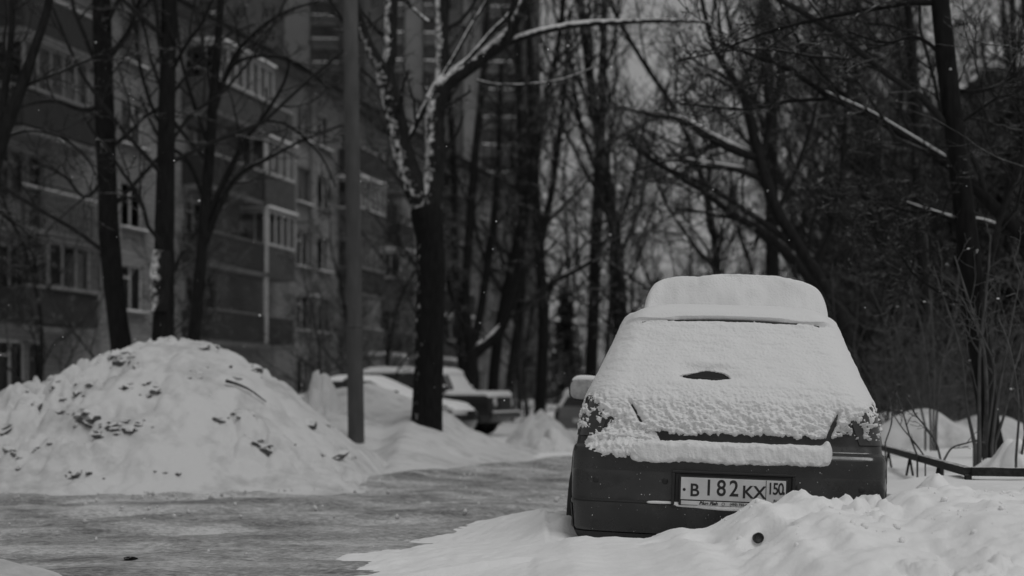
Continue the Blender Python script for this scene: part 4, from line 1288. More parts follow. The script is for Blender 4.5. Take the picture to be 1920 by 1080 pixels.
# shared window meshes
def window_parts(w, h, style):
    fr = MB(); t = 0.07
    fr.box((-0.10, 0, 0), (-0.03, w, t)); fr.box((-0.10, 0, h - t), (-0.03, w, h)); fr.box((-0.10, 0, t), (-0.03, t, h - t)); fr.box((-0.10, w - t, t), (-0.03, w, h - t))
    if style == 0:
        fr.box((-0.095, w * 0.62 - 0.04, t), (-0.035, w * 0.62 + 0.04, h - t))
    elif style == 1:
        fr.box((-0.095, w * 0.5 - 0.035, t), (-0.035, w * 0.5 + 0.035, h - t)); fr.box((-0.094, t, h * 0.72 - 0.03), (-0.036, w * 0.5 - 0.035, h * 0.72 + 0.03))
    else:
        fr.box((-0.095, t, h * 0.42 - 0.04), (-0.035, w - t, h * 0.42 + 0.04))
    pn = MB().quad((-0.07, 0.02, 0.02), (-0.07, w - 0.02, 0.02), (-0.07, w - 0.02, h - 0.02), (-0.07, 0.02, h - 0.02))
    cu = MB()
    n = 14
    for i in range(n):
        y0 = w * 0.04 + w * 0.92 * i / n; y1 = w * 0.04 + w * 0.92 * (i + 1) / n
        cu.quad((-0.17 - 0.02 * (i % 2), y0, 0.05), (-0.17 - 0.02 * ((i + 1) % 2), y1, 0.05), (-0.17 - 0.02 * ((i + 1) % 2), y1, h), (-0.17 - 0.02 * (i % 2), y0, h))
    return fr, pn, cu


def pane_mat():
    m = bpy.data.materials.new('clear_pane'); m.use_nodes = True
    n, l = m.node_tree.nodes, m.node_tree.links
    for x in list(n): n.remove(x)
    o = n.new('ShaderNodeOutputMaterial'); mx = n.new('ShaderNodeMixShader'); tr = n.new('ShaderNodeBsdfTransparent'); gl = n.new('ShaderNodeBsdfGlossy'); fr = n.new('ShaderNodeFresnel')
    tr.inputs[0].default_value = g3(0.75); gl.inputs['Roughness'].default_value = 0.03; fr.inputs[0].default_value = 1.5
    l.new(fr.outputs[0], mx.inputs[0]); l.new(tr.outputs[0], mx.inputs[1]); l.new(gl.outputs[0], mx.inputs[2]); l.new(mx.outputs[0], o.inputs[0])
    return m


M_PANE = pane_mat()
# dark interior behind the openings
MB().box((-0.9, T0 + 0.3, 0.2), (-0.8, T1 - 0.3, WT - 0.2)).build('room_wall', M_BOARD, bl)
cache = {}
for (a, b, z0, z1, kind, f) in win:
    st = (0 if kind == 0 and lg.random() < 0.65 else 1) if kind != 2 else 2
    fm = M_FRAMEW if lg.random() < 0.6 else M_FRAMED
    key = (round(b - a, 3), round(z1 - z0, 3), st, fm.name)
    if key not in cache:
        fr, pn, cu = window_parts(b - a, z1 - z0, st)
        f0 = fr.build('window', fm); p0 = pn.build('pane', M_PANE); c0 = cu.build('curtain', M_CURT)
        s0 = MB().box((0.002, -0.06, -0.09), (0.17, b - a + 0.06, -0.03)).build('sill', M_SLAB)
        n0 = MB().box((0.004, -0.05, -0.029), (0.165, b - a + 0.05, 0.02)).build('sill_snow', M_SNOW)
        cache[key] = (f0.data, p0.data, c0.data, s0.data, n0.data)
        for x in (f0, p0, c0, s0, n0): bpy.data.objects.remove(x)
    dd = cache[key]
    w = link('window', dd[0], None, bl); w.location = (-0.05, a, z0)
    link('pane', dd[1], None, w)
    if lg.random() < 0.7: link('curtain', dd[2], None, w)
    if kind == 0:
        s = link('sill', dd[3], None, w); s.location = (0.05, 0, 0)
        if lg.random() < 0.8:
            s = link('sill_snow', dd[4], None, w); s.location = (0.05, 0, 0)


def balcony(parent, a, b, z, depth, rail, glazed, ga, gb, snow=True, pale=False, boards=True):
    """slab at z, front at x=depth; glazed box from ga to gb (fractions)"""
    s = MB().box((0.001, a, z - 0.14), (depth, b, z)).build('balcony', M_SLAB, parent)
    L = b - a
    rm = M_BOARDL if pale else M_BOARD
    if rail == 'boards':
        m = MB(); n = max(6, int(L / 0.16))
        for i in range(n):
            y0 = a + L * i / n
            m.box((depth - 0.05, y0 + 0.008, z + 0.06), (depth - 0.02, y0 + L / n - 0.008, z + 0.98 + 0.03 * lg.random()))
        for yy in (a, b):
            k = int(depth / 0.16)
            for i in range(k):
                x0 = 0.02 + (depth - 0.08) * i / k
                m.box((x0 + 0.008, yy - 0.015 if yy == b else yy - 0.015, z + 0.06), (x0 + (depth - 0.08) / k - 0.008, yy + 0.015, z + 0.98))
        m.build('railing_boards', rm, s)
    elif rail == 'bars':
        m = MB(); n = int(L / 0.13)
        for i in range(n + 1): m.box((depth - 0.045, a + L * i / n - 0.009, z), (depth - 0.025, a + L * i / n + 0.009, z + 0.98))
        for yy in (a, b):
            for i in range(int(depth / 0.13)): m.box((0.1 + i * 0.13, yy - 0.009, z), (0.12 + i * 0.13, yy + 0.009, z + 0.98))
        m.build('railing_bars', rm, s)
    else:
        m = MB().box((depth - 0.05, a, z + 0.03), (depth - 0.02, b, z + 1.0)); m.box((0.005, a - 0.0, z + 0.03), (depth - 0.05, a + 0.03, z + 1.0)); m.box((0.005, b - 0.03, z + 0.03), (depth - 0.05, b, z + 1.0))
        m.build('railing_panel', rm, s)
    MB().box((depth - 0.07, a - 0.01, z + 1.0), (depth, b + 0.01, z + 1.05)).build('handrail', M_FRAMED, s)
    if snow: MB().box((depth - 0.075, a, z + 1.051), (depth + 0.01, b, z + 1.07)).build('rail_snow', M_SNOW, s)
    if glazed:
        y0, y1 = a + L * ga, a + L * gb; zt = z + 2.28
        fm = M_FRAMEW if glazed == 'white' else M_FRAMED
        m = MB(); x = depth + (0.06 if gb - ga < 0.9 else 0.0)
        n = max(2, int(round((y1 - y0) / 0.62)))
        m.box((x - 0.06, y0, z + 1.0), (x + 0.02, y1, z + 1.10)); m.box((x - 0.06, y0, zt - 0.1), (x + 0.02, y1, zt))
        for i in range(n + 1):
            yy = y0 + (y1 - y0) * i / n
            m.box((x - 0.055, yy - 0.035, z + 1.1), (x + 0.015, yy + 0.035, zt - 0.1))
        for yy in (y0, y1):
            m.box((0.02, yy - 0.035, z + 1.02), (x - 0.06, yy + 0.035, z + 1.1)); m.box((0.02, yy - 0.035, zt - 0.1), (x - 0.06, yy + 0.035, zt)); m.box((x * 0.48, yy - 0.03, z + 1.1), (x * 0.52, yy + 0.03, zt - 0.1))
        g = m.build('glazing_frame', fm, s)
        for i in range(n):
            ya, yb = y0 + (y1 - y0) * i / n, y0 + (y1 - y0) * (i + 1) / n
            MB().quad((x - 0.02, ya, z + 1.1), (x - 0.02, yb, z + 1.1), (x - 0.02, yb, zt - 0.1), (x - 0.02, ya, zt - 0.1)).build('pane', M_PANE, s)
        for yy in (y0, y1):
            MB().quad((0.02, yy, z + 1.1), (x - 0.06, yy, z + 1.1), (x - 0.06, yy, zt - 0.1), (0.02, yy, zt - 0.1)).build('pane', M_PANE, s)
        MB().box((0.002, y0 - 0.05, zt), (x + 0.1, y1 + 0.05, zt + 0.06)).build('canopy', M_FRAMED, s)
        if glazed == 'white': MB().box((0.004, y0 - 0.06, zt + 0.061), (x + 0.11, y1 + 0.06, zt + 0.15)).build('canopy_snow', M_SNOW, s)
    return s


FZ = [2.80, 5.35, 7.90, 10.45]
a, b, _ = stacks[0]
balcony(bl, a, b, FZ[0], 1.0, 'boards', 'weathered', 0.28, 1.0, False)
balcony(bl, a, b, FZ[1], 1.0, 'bars', None, 0, 1, True)
balcony(bl, a, b, FZ[2], 1.0, 'boards', 'weathered', 0.0, 1.0)
balcony(bl, a, b, FZ[3], 1.0, 'panel', None, 0, 1)
a, b, _ = stacks[1]
balcony(bl, a, b, FZ[0], 1.0, 'boards', None, 0, 1, False)
balcony(bl, a, b, FZ[1], 1.0, 'panel', 'white', 0.66, 1.0, False)
balcony(bl, a, b, FZ[2], 1.0, 'panel', 'white', 0.62, 1.0, True)
balcony(bl, a, b, FZ[3], 1.0, 'panel', 'white', 0.1, 0.72, True, True)
# paler infill under the glazed bays and the white posts between the halves
MB().box((1.02, a + (b - a) * 0.66, FZ[1] - 0.12), (1.06, b, FZ[1] + 0.98)).build('bay_panel', M_BOARDL, bl)
MB().box((1.02, a + (b - a) * 0.62, FZ[2] - 0.12), (1.06, b, FZ[2] + 0.98)).build('bay_panel', M_BOARDL, bl)
for fz in FZ[:3]:
    MB().box((0.94, a + (b - a) * 0.635, fz + 0.02), (1.055, a + (b - a) * 0.655, fz + 2.4)).build('bay_post', M_FRAMEW, bl)
for k in (2, 3, 4):
    a, b, _ = stacks[k]
    for i, fz in enumerate(FZ):
        balcony(bl, a, b, fz, 1.0, ('boards', 'panel', 'panel', 'boards')[(i + k) % 4], (None, 'weathered', 'white', None)[(i + k + 2) % 4], 0.0, 1.0, True, (i + k) % 2 == 0)
# entrance canopies and downpipes
for pxc in (705, 812):
    t = t_of(pxc, 0.8)
    cnp = MB().box((0.0615, t - 1.4, 2.55), (1.7, t + 1.4, 2.70)).build('entrance_canopy', M_SLAB, bl)
    MB().box((0.065, t - 1.42, 2.701), (1.72, t + 1.42, 2.85)).build('canopy_snow', M_SNOW, cnp)
    MB().box((0.002, t - 0.55, 0.1), (0.05, t + 0.55, 2.2)).build('entrance_door', M_TRIM, bl)
for pxc in (300, 580, 748):
    t = t_of(pxc)
    V, Fq = tube_batch(np.array([[(0.10, t, 0.4), (0.10, t, 6.0), (0.10, t, 13.2), (0.45, t, 13.5)]]), np.full((1, 4), 0.05), 8)
    link('downpipe', mesh_arrays('downpipe', V, Fq), M_FRAMED, bl)
# air conditioner box between windows
t = t_of(583)
ac = MB().box((0.03, t - 0.45, 4.6), (0.38, t + 0.05, 4.95)).build('air_conditioner', M_FRAMED, bl)
MB().box((0.03, t - 0.46, 4.951), (0.39, t + 0.06, 5.04)).build('unit_snow', M_SNOW, ac)

# ------------------------------------------------------------------ tall tower block beyond, and two blocks at right
def simple_block(name, label, x0, x1, y0, y1, h, floor, bays, mat, rot=0.0, pale_cols=(), balc=(), group=None):
    e = empty(name, ((x0 + x1) / 2, y0, 0), (0, 0, rot))
    tag(e, label, 'building', group)
    w = x1 - x0
    mb = MB(); n = int(h / floor); bw_ = w / bays
    cells = []
    for f in range(n):
        for c in range(bays):
            if c in balc or c in pale_cols: continue
            xa = -w / 2 + bw_ * (c + 0.26); xb = -w / 2 + bw_ * (c + 0.74); za = f * floor + 0.9; zb = f * floor + 2.3
            cells.append((xa, xb, za, zb))
    xs = sorted(set([-w / 2, w / 2] + [c[0] for c in cells] + [c[1] for c in cells])); zz = sorted(set([0, h] + [c[2] for c in cells] + [c[3] for c in cells]))
    cs = set(cells)
    colset = {(c[0], c[1]) for c in cells}; rowset = {(c[2], c[3]) for c in cells}
    for i in range(len(xs) - 1):
        for k in range(len(zz) - 1):
            if (xs[i], xs[i + 1]) in colset and (zz[k], zz[k + 1]) in rowset: continue
            mb.quad((xs[i], 0, zz[k]), (xs[i + 1], 0, zz[k]), (xs[i + 1], 0, zz[k + 1]), (xs[i], 0, zz[k + 1]))
    D = y1 - y0
    mb.quad((-w / 2, 0, 0), (-w / 2, 0, h), (-w / 2, D, h), (-w / 2, D, 0)); mb.quad((w / 2, 0, 0), (w / 2, D, 0), (w / 2, D, h), (w / 2, 0, h)); mb.quad((-w / 2, D, 0), (-w / 2, D, h), (w / 2, D, h), (w / 2, D, 0))
    mb.quad((-w / 2, 0, h), (w / 2, 0, h), (w / 2, D, h), (-w / 2, D, h))
    mb.build('wall', mat, e)
    MB().box((-w / 2 - 0.2, -0.25, h + 0.002), (w / 2 + 0.2, D + 0.2, h + 0.5)).build('roof', M_ROOF, e)
    pm = None
    for (xa, xb, za, zb) in cells:
        if pm is None:
            o = MB().quad((0, 0.2, 0), (xb - xa, 0.2, 0), (xb - xa, 0.2, zb - za), (0, 0.2, zb - za)).build('pane', M_GLASS)
            f2 = MB(); ww, hh = xb - xa, zb - za
            f2.box((0, 0.1, 0), (ww, 0.18, 0.08)); f2.box((0, 0.1, hh - 0.08), (ww, 0.18, hh)); f2.box((0, 0.1, 0.08), (0.08, 0.18, hh - 0.08)); f2.box((ww - 0.08, 0.1, 0.08), (ww, 0.18, hh - 0.08)); f2.box((ww * .55, 0.1, 0.08), (ww * .55 + 0.08, 0.18, hh - 0.08))
            o2 = f2.build('window', M_FRAMED)
            pm = (o.data, o2.data); bpy.data.objects.remove(o); bpy.data.objects.remove(o2)
        wd = link('window', pm[1], None, e); wd.location = (xa, 0, za)
        link('pane', pm[0], None, wd)
    for c in pale_cols:
        MB().box((-w / 2 + bw_ * (c + 0.05), -0.35, 0), (-w / 2 + bw_ * (c + 0.95), -0.002, h - 0.5)).build('pale_panel', M_TOWERL, e)
    for c in balc:
        for f in range(1, n):
            s = MB().box((-w / 2 + bw_ * (c + 0.04), -1.1, f * floor), (-w / 2 + bw_ * (c + 0.96), -0.003, f * floor + 0.16)).build('balcony', M_SLAB, e)
            MB().box((-w / 2 + bw_ * (c + 0.05), -1.09, f * floor + 0.16), (-w / 2 + bw_ * (c + 0.95), -1.03, f * floor + 1.15)).build('railing_panel', M_BOARD if mat is not M_TOWER else M_BOARDL, s)
            MB().box((-w / 2 + bw_ * (c + 0.04), -1.13, f * floor + 1.151), (-w / 2 + bw_ * (c + 0.96), -1.0, f * floor + 1.25)).build('rail_snow', M_SNOW, s)
    return e


simple_block('tower_block', 'tall pale panelled tower block rising above the apartment roof', -15.5, 3.0, 150, 166, 66, 2.9, 9, M_TOWER, R(4), (2, 5), (1, 3, 6, 7))
simple_block('tower_block', 'farther tower block at upper left between the pole and treetops', -42.0, -17.8, 175, 190, 62, 2.9, 7, M_TOWER, R(4), (4,), (1, 5))
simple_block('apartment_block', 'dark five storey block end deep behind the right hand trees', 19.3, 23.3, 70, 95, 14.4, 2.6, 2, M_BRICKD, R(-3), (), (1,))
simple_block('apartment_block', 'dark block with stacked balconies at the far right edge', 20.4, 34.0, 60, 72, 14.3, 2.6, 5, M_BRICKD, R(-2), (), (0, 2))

# ------------------------------------------------------------------ trees
def limb(pts, Y, n=18, dscale=1.0):
    """pts: (px,py,width_px[,dy]) measured; -> centre line and radii"""
    C = np.array([at(p[0], p[1], Y + (p[3] if len(p) > 3 else 0.0)) for p in pts])
    rr = np.array([p[2] * 0.5 * (Y + (p[3] if len(p) > 3 else 0.0)) / F for p in pts])
    P = catmull(C, n)
    u = np.linspace(0, len(pts) - 1, n)
    return P, np.interp(u, np.arange(len(pts)), rr)


def knobbly(P, Rr, sides=14, amp=0.06, seed=0):
    V, Fq = tube_batch(P[None], Rr[None], sides)
    c = np.repeat(P, sides, 0); r = np.repeat(Rr, sides)
    d = V - c
    k = 1 + amp * N1(V[:, 0], V[:, 1], V[:, 2] * 0.5, 7, 2) * 1.6
    return c + d * k[:, None], Fq


def key_tree(name, label, Y, trunk, limbs=(), bark=None, twig=None, k1=3, k2=5, k3=4, k4=3, seed=1, ang=42, l1=0.45, base_drop=0.4, up=0.05, trunk_k=0, group=None, snowcap=(), twig_r=0.0035, t_from=0.25, tbark=None):
    g = np.random.default_rng(seed)
    P0, R0 = limb(trunk, Y, 30)
    # trunk goes into the snow with a small flare
    root = P0[0].copy(); root[2] -= base_drop
    P0 = np.vstack([root, P0]); R0 = np.concatenate([[R0[0] * 1.22], R0]); R0[1] *= 1.08
    e = empty(name, (P0[0][0], P0[0][1], max(0.0, P0[0][2] + base_drop)))
    tag(e, label, 'tree', group)
    org = np.array(e.location)
    LB = [limb(l, Y, 18) for l in limbs]
    parts = [knobbly(P0, R0, 16, 0.06, seed)] 
    V, Fq = join(parts)
    link('trunk', mesh_arrays('trunk', V - org, Fq), tbark or bark or M_BARK, e)
    for (P, r) in LB:
        V, Fq = knobbly(P, r, 12, 0.06, seed)
        link('limb', mesh_arrays('limb', V - org, Fq), bark or M_BARK, e)
    # finer branches
    cr = []
    src = [(P, r) for P, r in LB] + ([(P0, R0)] if trunk_k else [])
    for ii, (P, r) in enumerate(src):
        kk = trunk_k if ii == len(LB) else k1
        if kk == 0: continue
        P1 = catmull(P, 18)[None]; r1 = np.interp(np.linspace(0, 1, 18), np.linspace(0, 1, len(r)), r)[None]
        L = np.linalg.norm(np.diff(P1[0], axis=0), axis=1).sum()
        a1, b1 = sprout(P1, np.minimum(r1, 0.07), kk, max(l1, 1.2 / L), ang, 9, t_from, 0.16, up, 0.5, 0.006, g)
        cr.append(tube_batch(a1, b1, 6))
        a2, b2 = sprout(a1, b1, k2, 0.5, 45, 7, 0.15, 0.2, up * 0.7, 0.55, 0.005, g)
        cr.append(tube_batch(a2, b2, 5))
        a3, b3 = sprout(a2, b2, k3, 0.5, 45, 6, 0.15, 0.22, up * 0.5, 0.55, twig_r, g)
        cr.append(tube_batch(a3, b3, 4))
        if k4:
            a4, b4 = sprout(a3, b3, k4, 0.55, 45, 4, 0.2, 0.22, 0.02, 0.6, twig_r * 0.8, g)
            cr.append(tube_batch(a4, b4, 3))
    if cr:
        V, Fq = join(cr)
        link('crown', mesh_arrays('crown', V - org, Fq), twig or M_TWIG, e)
    for (pts, wk, lift) in snowcap:
        P, r = limb(pts, Y, 26)
        P = P + np.array([0, 0, 1.0]) * (r * lift)[:, None]
        P = P + np.array([0, -1.0, 0]) * (r * 0.35)[:, None]
        u = np.linspace(0, 1, 26); tp = np.clip(np.minimum(u, 1 - u) * 8, 0.05, 1)
        rs = r * wk * tp * (0.85 + 0.3 * N1(P[:, 0], P[:, 2], 0, 5, 2))
        V, Fq = knobbly(P, rs, 10, 0.10, seed)
        link('branch_snow', mesh_arrays('branch_snow', V - org, Fq), M_SNOW, e)
    return e


# forked tree at the road
bough = [(812, 190, 34), (830, 160, 36), (858, 138, 34), (905, 105, 30), (942, 78, 27, -0.1), (965, 40, 22, -0.2), (990, -15, 19, -0.3), (1020, -90, 14, -0.3)]
key_tree('forked_tree', 'forked dark tree with wind blown snow beside the concrete pole', 20.0,
         [(800, 818, 58), (803, 700, 54), (806, 600, 54), (808, 520, 53), (806, 450, 54), (801, 408, 60), (797, 390, 58)],
         [[(797, 395, 46), (775, 345, 44), (757, 290, 41), (742, 225, 39), (728, 165, 37), (720, 128, 36)],
          [(722, 140, 30), (706, 112, 24), (690, 82, 20), (676, 40, 17), (660, -20, 14), (640, -90, 10)],
          [(722, 135, 30, 0.1), (731, 100, 26, 0.1), (733, 40, 25, 0.15), (736, -30, 22, 0.2), (742, -110, 18, 0.3)],
          [(803, 400, 44), (812, 345, 40), (815, 280, 37), (815, 225, 36), (826, 165, 36)],
          bough,
          [(827, 165, 27, 0.15), (830, 110, 26, 0.2), (827, 50, 24, 0.25), (826, -30, 22, 0.3), (830, -110, 17, 0.4)],
          [(950, 82, 13), (985, 68, 12), (1040, 54, 11), (1100, 45, 10), (1180, 41, 9), (1260, 38, 7), (1330, 42, 5)],
          [(833, 138, 8, -0.1), (858, 95, 7, -0.15), (885, 45, 6, -0.2), (910, 5, 5, -0.2), (928, -40, 4, -0.2)],
          [(838, 144, 10, -0.05), (880, 108, 9, -0.1), (920, 62, 9, -0.1), (955, 25, 7, -0.15), (975, -20, 5)],
          [(766, 262, 9), (785, 222, 12), (802, 192, 13), (812, 178, 12)],
          [(806, 42, 7, 0.1), (790, 30, 8, 0.2), (765, 5, 8, 0.3), (740, -25, 7, 0.4)],
          [(895, 150, 5, 0.1), (930, 158, 5), (985, 158, 4), (1050, 150, 4), (1110, 128, 3)],
          [(841, 530, 9, 0.2), (850, 560, 10, 0.4), (862, 580, 10, 0.6)]],
         M_BARKV, M_TWIG, 2, 4, 4, 3, 31, 45, 0.5, 0.5, tbark=M_BARKT, snowcap=[([(832, 150, 30), (858, 128, 30), (905, 95, 26), (940, 68, 24), (960, 36, 14)], 0.42, 0.10), ([(955, 76, 12), (985, 63, 12), (1040, 50, 11), (1100, 41, 10), (1180, 38, 9)], 0.36, 0.3)])

# trees behind the big pile
key_tree('street_tree', 'leftmost thick straight trunk behind the snow pile', 21.0,
         [(232, 690, 40), (226, 640, 39), (214, 540, 38), (206, 450, 38), (200, 330, 36), (196, 200, 36), (192, 80, 35), (190, -40, 33), (188, -140, 28), (186, -330, 18), (184, -560, 6)],
         [[(198, 200, 10), (150, 205, 7), (100, 190, 5), (40, 200, 4), (-30, 230, 3)], [(196, 120, 12), (240, 60, 9), (262, 0, 7), (280, -60, 5)], [(200, 330, 9), (160, 370, 6), (120, 330, 5), (60, 300, 4)]],
         M_BARKD, M_TWIG, 7, 5, 4, 3, 41, 45, 0.5, trunk_k=9, snowcap=[])
key_tree('street_tree', 'middle thick trunk with a torn snowy bark patch behind the snow pile', 20.5,
         [(307, 690, 42), (307, 600, 40), (307, 520, 40), (309, 430, 37), (311, 320, 34), (313, 200, 31), (316, 80, 30), (318, -40, 28), (320, -140, 24), (324, -330, 16), (328, -560, 6)],
         [[(312, 250, 9), (285, 200, 7), (262, 120, 6), (250, 20, 5)], [(315, 150, 9), (345, 90, 7), (380, 40, 5), (410, -30, 4)]],
         M_BARKD, M_TWIG, 7, 5, 4, 3, 42, 45, 0.5, trunk_k=9)
# torn patch on the middle trunk
mt = [o for o in bpy.data.objects if o.get('label', '').startswith('middle thick trunk')][0]
P_, r_ = limb([(302, 585, 36), (302, 555, 39), (301, 525, 41), (303, 500, 40), (305, 470, 36)], 20.45, 24)
V, Fq = knobbly(P_, r_ * 1.0, 20, 0.10, 4)
link('torn_bark', mesh_arrays('torn_bark', V - np.array(mt.location), Fq), M_BARKV, mt)
key_tree('street_tree', 'slender forked trunk leaning right behind the snow pile', 22.0,
         [(358, 690, 24), (364, 630, 23), (374, 520, 22), (384, 400, 21), (392, 300, 20), (399, 200, 19), (408, 90, 15), (414, 0, 12), (418, -100, 9), (424, -230, 4)],
         [[(385, 455, 14), (410, 390, 12), (445, 330, 9), (500, 298, 7), (570, 262, 5), (640, 235, 4)], [(388, 410, 13), (420, 340, 11), (455, 270, 9), (492, 222, 8), (530, 160, 6), (545, 110, 4)],
          [(399, 215, 12), (425, 140, 10), (455, 85, 8), (520, 30, 6), (600, 0, 4)], [(400, 190, 9), (440, 120, 7), (500, 105, 6), (560, 120, 5), (620, 170, 3)], [(393, 280, 10), (365, 200, 8), (340, 110, 6), (330, 20, 5)],
          [(386, 380, 9), (350, 300, 8), (300, 260, 6), (262, 180, 4)], [(492, 225, 6), (540, 235, 5), (600, 290, 4), (630, 350, 3)]],
         M_BARK, M_TWIG, 5, 5, 4, 3, 43, 45, 0.5, trunk_k=3)
key_tree('street_tree', 'slanting tree with snowy limb in the upper left corner', 17.0,
         [(-60, 820, 34), (-50, 600, 32), (-30, 400, 30), (0, 270, 27), (30, 190, 22), (62, 100, 18), (88, 20, 15), (105, -60, 12)],
         [[(-5, 280, 16), (5, 200, 14), (20, 80, 12), (25, -30, 10)], [(10, 255, 6), (60, 245, 5), (120, 260, 5), (165, 300, 4), (180, 330, 3)], [(45, 160, 6), (100, 140, 5), (160, 115, 4), (230, 80, 3)], [(0, 270, 8), (-10, 380, 6), (30, 420, 4)]],
         M_BARK, M_TWIG, 5, 5, 4, 3, 44, 45, 0.5, snowcap=[([(22, 196, 20), (52, 118, 18), (80, 35, 14), (92, 0, 12)], 0.30, 0.15)])

# right foreground tree and the leaning snowy branches behind it
key_tree('garden_tree', 'slim upright trunk with fissured bark at right beside the thin bushes', 13.0,
         [(1862, 838, 42), (1850, 760, 40), (1836, 640, 42), (1822, 520, 42), (1808, 400, 40), (1796, 300, 38), (1784, 200, 37), (1772, 90, 36), (1762, 0, 34), (1752, -90, 30), (1738, -260, 22), (1722, -450, 10)],
         [[(1765, 5, 14), (1700, 6, 11), (1620, 20, 9), (1540, 35, 7), (1440, 60, 5), (1350, 95, 4)], [(1782, 170, 10), (1840, 170, 7), (1890, 150, 5), (1940, 110, 4)], [(1790, 240, 8), (1830, 210, 6), (1880, 180, 4), (1930, 190, 3)],
          [(1812, 430, 8), (1760, 400, 6), (1700, 395, 5), (1640, 370, 3)], [(1830, 590, 7), (1780, 560, 5), (1720, 520, 4), (1690, 480, 3)], [(1776, 110, 8), (1720, 70, 7), (1660, 80, 5), (1590, 60, 3)]],
         M_BARKD, M_TWIG, 8, 6, 5, 3, 51, 45, 0.55, trunk_k=4, t_from=0.2)
diag = [(2010, 540, 34), (1960, 480, 32), (1900, 425, 28), (1850, 375, 22), (1790, 318, 18), (1720, 272, 15), (1640, 222, 13), (1560, 185, 11), (1480, 130, 9), (1400, 100, 7), (1330, 70, 5)]
key_tree('leaning_tree', 'leaning tree sending a long snow topped branch across the upper right', 15.5,
         [(2080, 850, 44), (2060, 720, 42), (2035, 600, 38), (2010, 540, 34)],
         [diag, [(1900, 440, 12), (1840, 418, 10), (1790, 412, 9), (1740, 398, 8), (1690, 378, 6), (1640, 370, 4)], [(1720, 275, 9), (1640, 215, 7), (1560, 160, 6), (1500, 80, 5), (1460, 0, 4)], [(1560, 185, 8), (1480, 190, 6), (1400, 205, 5), (1280, 195, 3)], [(1960, 480, 14), (1930, 380, 12), (1915, 250, 9), (1900, 100, 6)]],
         M_BARKD, M_TWIG, 9, 6, 5, 3, 52, 40, 0.4, up=0.03, t_from=0.25,
         snowcap=[([(1790, 305, 17), (1720, 262, 15), (1640, 214, 13), (1580, 186, 11), (1540, 168, 8)], 0.36, 0.25), ([(1920, 430, 22), (1880, 395, 20), (1850, 365, 18)], 0.25, 0.2), ([(1880, 424, 11), (1840, 411, 10), (1790, 406, 9), (1740, 392, 8), (1680, 372, 6)], 0.4, 0.25)])
# branchy trees over the car roof
key_tree('arching_tree', 'arching dark tree with sinuous limbs behind the hatchback roof', 24.0,
         [(1600, 700, 28), (1580, 600, 26), (1540, 530, 24), (1500, 465, 23), (1460, 400, 22), (1438, 345, 22), (1425, 300, 21)],
         [[(1425, 300, 22), (1410, 240, 20), (1396, 185, 17), (1370, 140, 14), (1340, 90, 11), (1320, 20, 9), (1310, -40, 7)], [(1430, 298, 18), (1385, 285, 17), (1330, 258, 14), (1275, 225, 11), (1220, 215, 8), (1160, 200, 5)],
          [(1438, 340, 13), (1380, 318, 10), (1320, 312, 8), (1260, 300, 6), (1190, 320, 4)], [(1500, 470, 16), (1450, 430, 13), (1390, 390, 10), (1320, 345, 8), (1240, 310, 6), (1190, 270, 4)], [(1425, 300, 12), (1450, 210, 10), (1460, 120, 8), (1440, 20, 6)], [(1460, 395, 10), (1500, 300, 9), (1530, 200, 7), (1540, 90, 5)]],
         M_BARK, M_TWIG, 9, 6, 5, 3, 53, 45, 0.45,
         snowcap=[([(1400, 282, 14), (1340, 254, 13), (1290, 226, 11), (1230, 208, 8)], 0.34, 0.25), ([(1400, 314, 9), (1340, 306, 9), (1280, 296, 7)], 0.36, 0.25)])
key_tree('arching_tree', 'low slanting tree sloping from the right down behind the snowy roof', 26.0,
         [(1640, 720, 20), (1600, 640, 19), (1560, 560, 18), (1520, 525, 17), (1470, 470, 16), (1420, 430, 17), (1370, 400, 14)],
         [[(1370, 400, 13), (1320, 360, 10), (1270, 330, 8), (1220, 300, 6), (1180, 270, 4)], [(1480, 480, 12), (1400, 420, 8), (1330, 400, 6), (1265, 390, 5)], [(1520, 525, 14), (1560, 420, 11), (1580, 300, 9), (1590, 150, 7)]],
         M_BARK, M_TWIG, 8, 6, 5, 4, 54, 45, 0.5)
# mid-distance trees left of the car
key_tree('wood_tree', 'twin stemmed tree with snow in its low fork right of the forked tree', 42.0,
         [(886, 790, 26), (886, 730, 25), (884, 680, 26), (884, 655, 28)],
         [[(884, 660, 19), (872, 610, 17), (862, 580, 15), (850, 550, 13), (838, 520, 11)], [(884, 665, 20), (872, 560, 18), (880, 440, 17), (890, 300, 15), (905, 150, 12), (915, 0, 9)], [(884, 670, 20), (912, 645, 18), (940, 618, 17), (958, 570, 15), (975, 500, 13), (985, 420, 11), (1000, 300, 9), (1010, 150, 6)], [(888, 650, 16), (905, 560, 15), (925, 420, 13), (935, 280, 11), (940, 120, 8)]],
         M_BARK, M_TWIGF, 7, 5, 4, 3, 61, 40, 0.35, snowcap=[([(888, 652, 22), (906, 642, 18), (925, 625, 17), (938, 610, 14)], 0.4, 0.3)])
key_tree('wood_tree', 'straight dark trunk with a low curved side branch above the snow heap', 44.0,
         [(1010, 800, 22), (1016, 700, 21), (1020, 600, 21), (1014, 500, 20), (1008, 420, 20), (1000, 300, 17), (995, 150, 14), (990, 0, 11)],
         [[(1026, 560, 12), (1040, 528, 11), (1070, 512, 10), (1100, 495, 8), (1130, 465, 6)], [(1010, 450, 14), (1030, 380, 13), (1045, 280, 12), (1060, 150, 9), (1070, 20, 7)]],
         M_BARK, M_TWIGF, 7, 5, 4, 3, 62, 40, 0.4, trunk_k=5, snowcap=[([(1040, 524, 10), (1070, 508, 10), (1100, 491, 8), (1122, 470, 6)], 0.36, 0.3)])
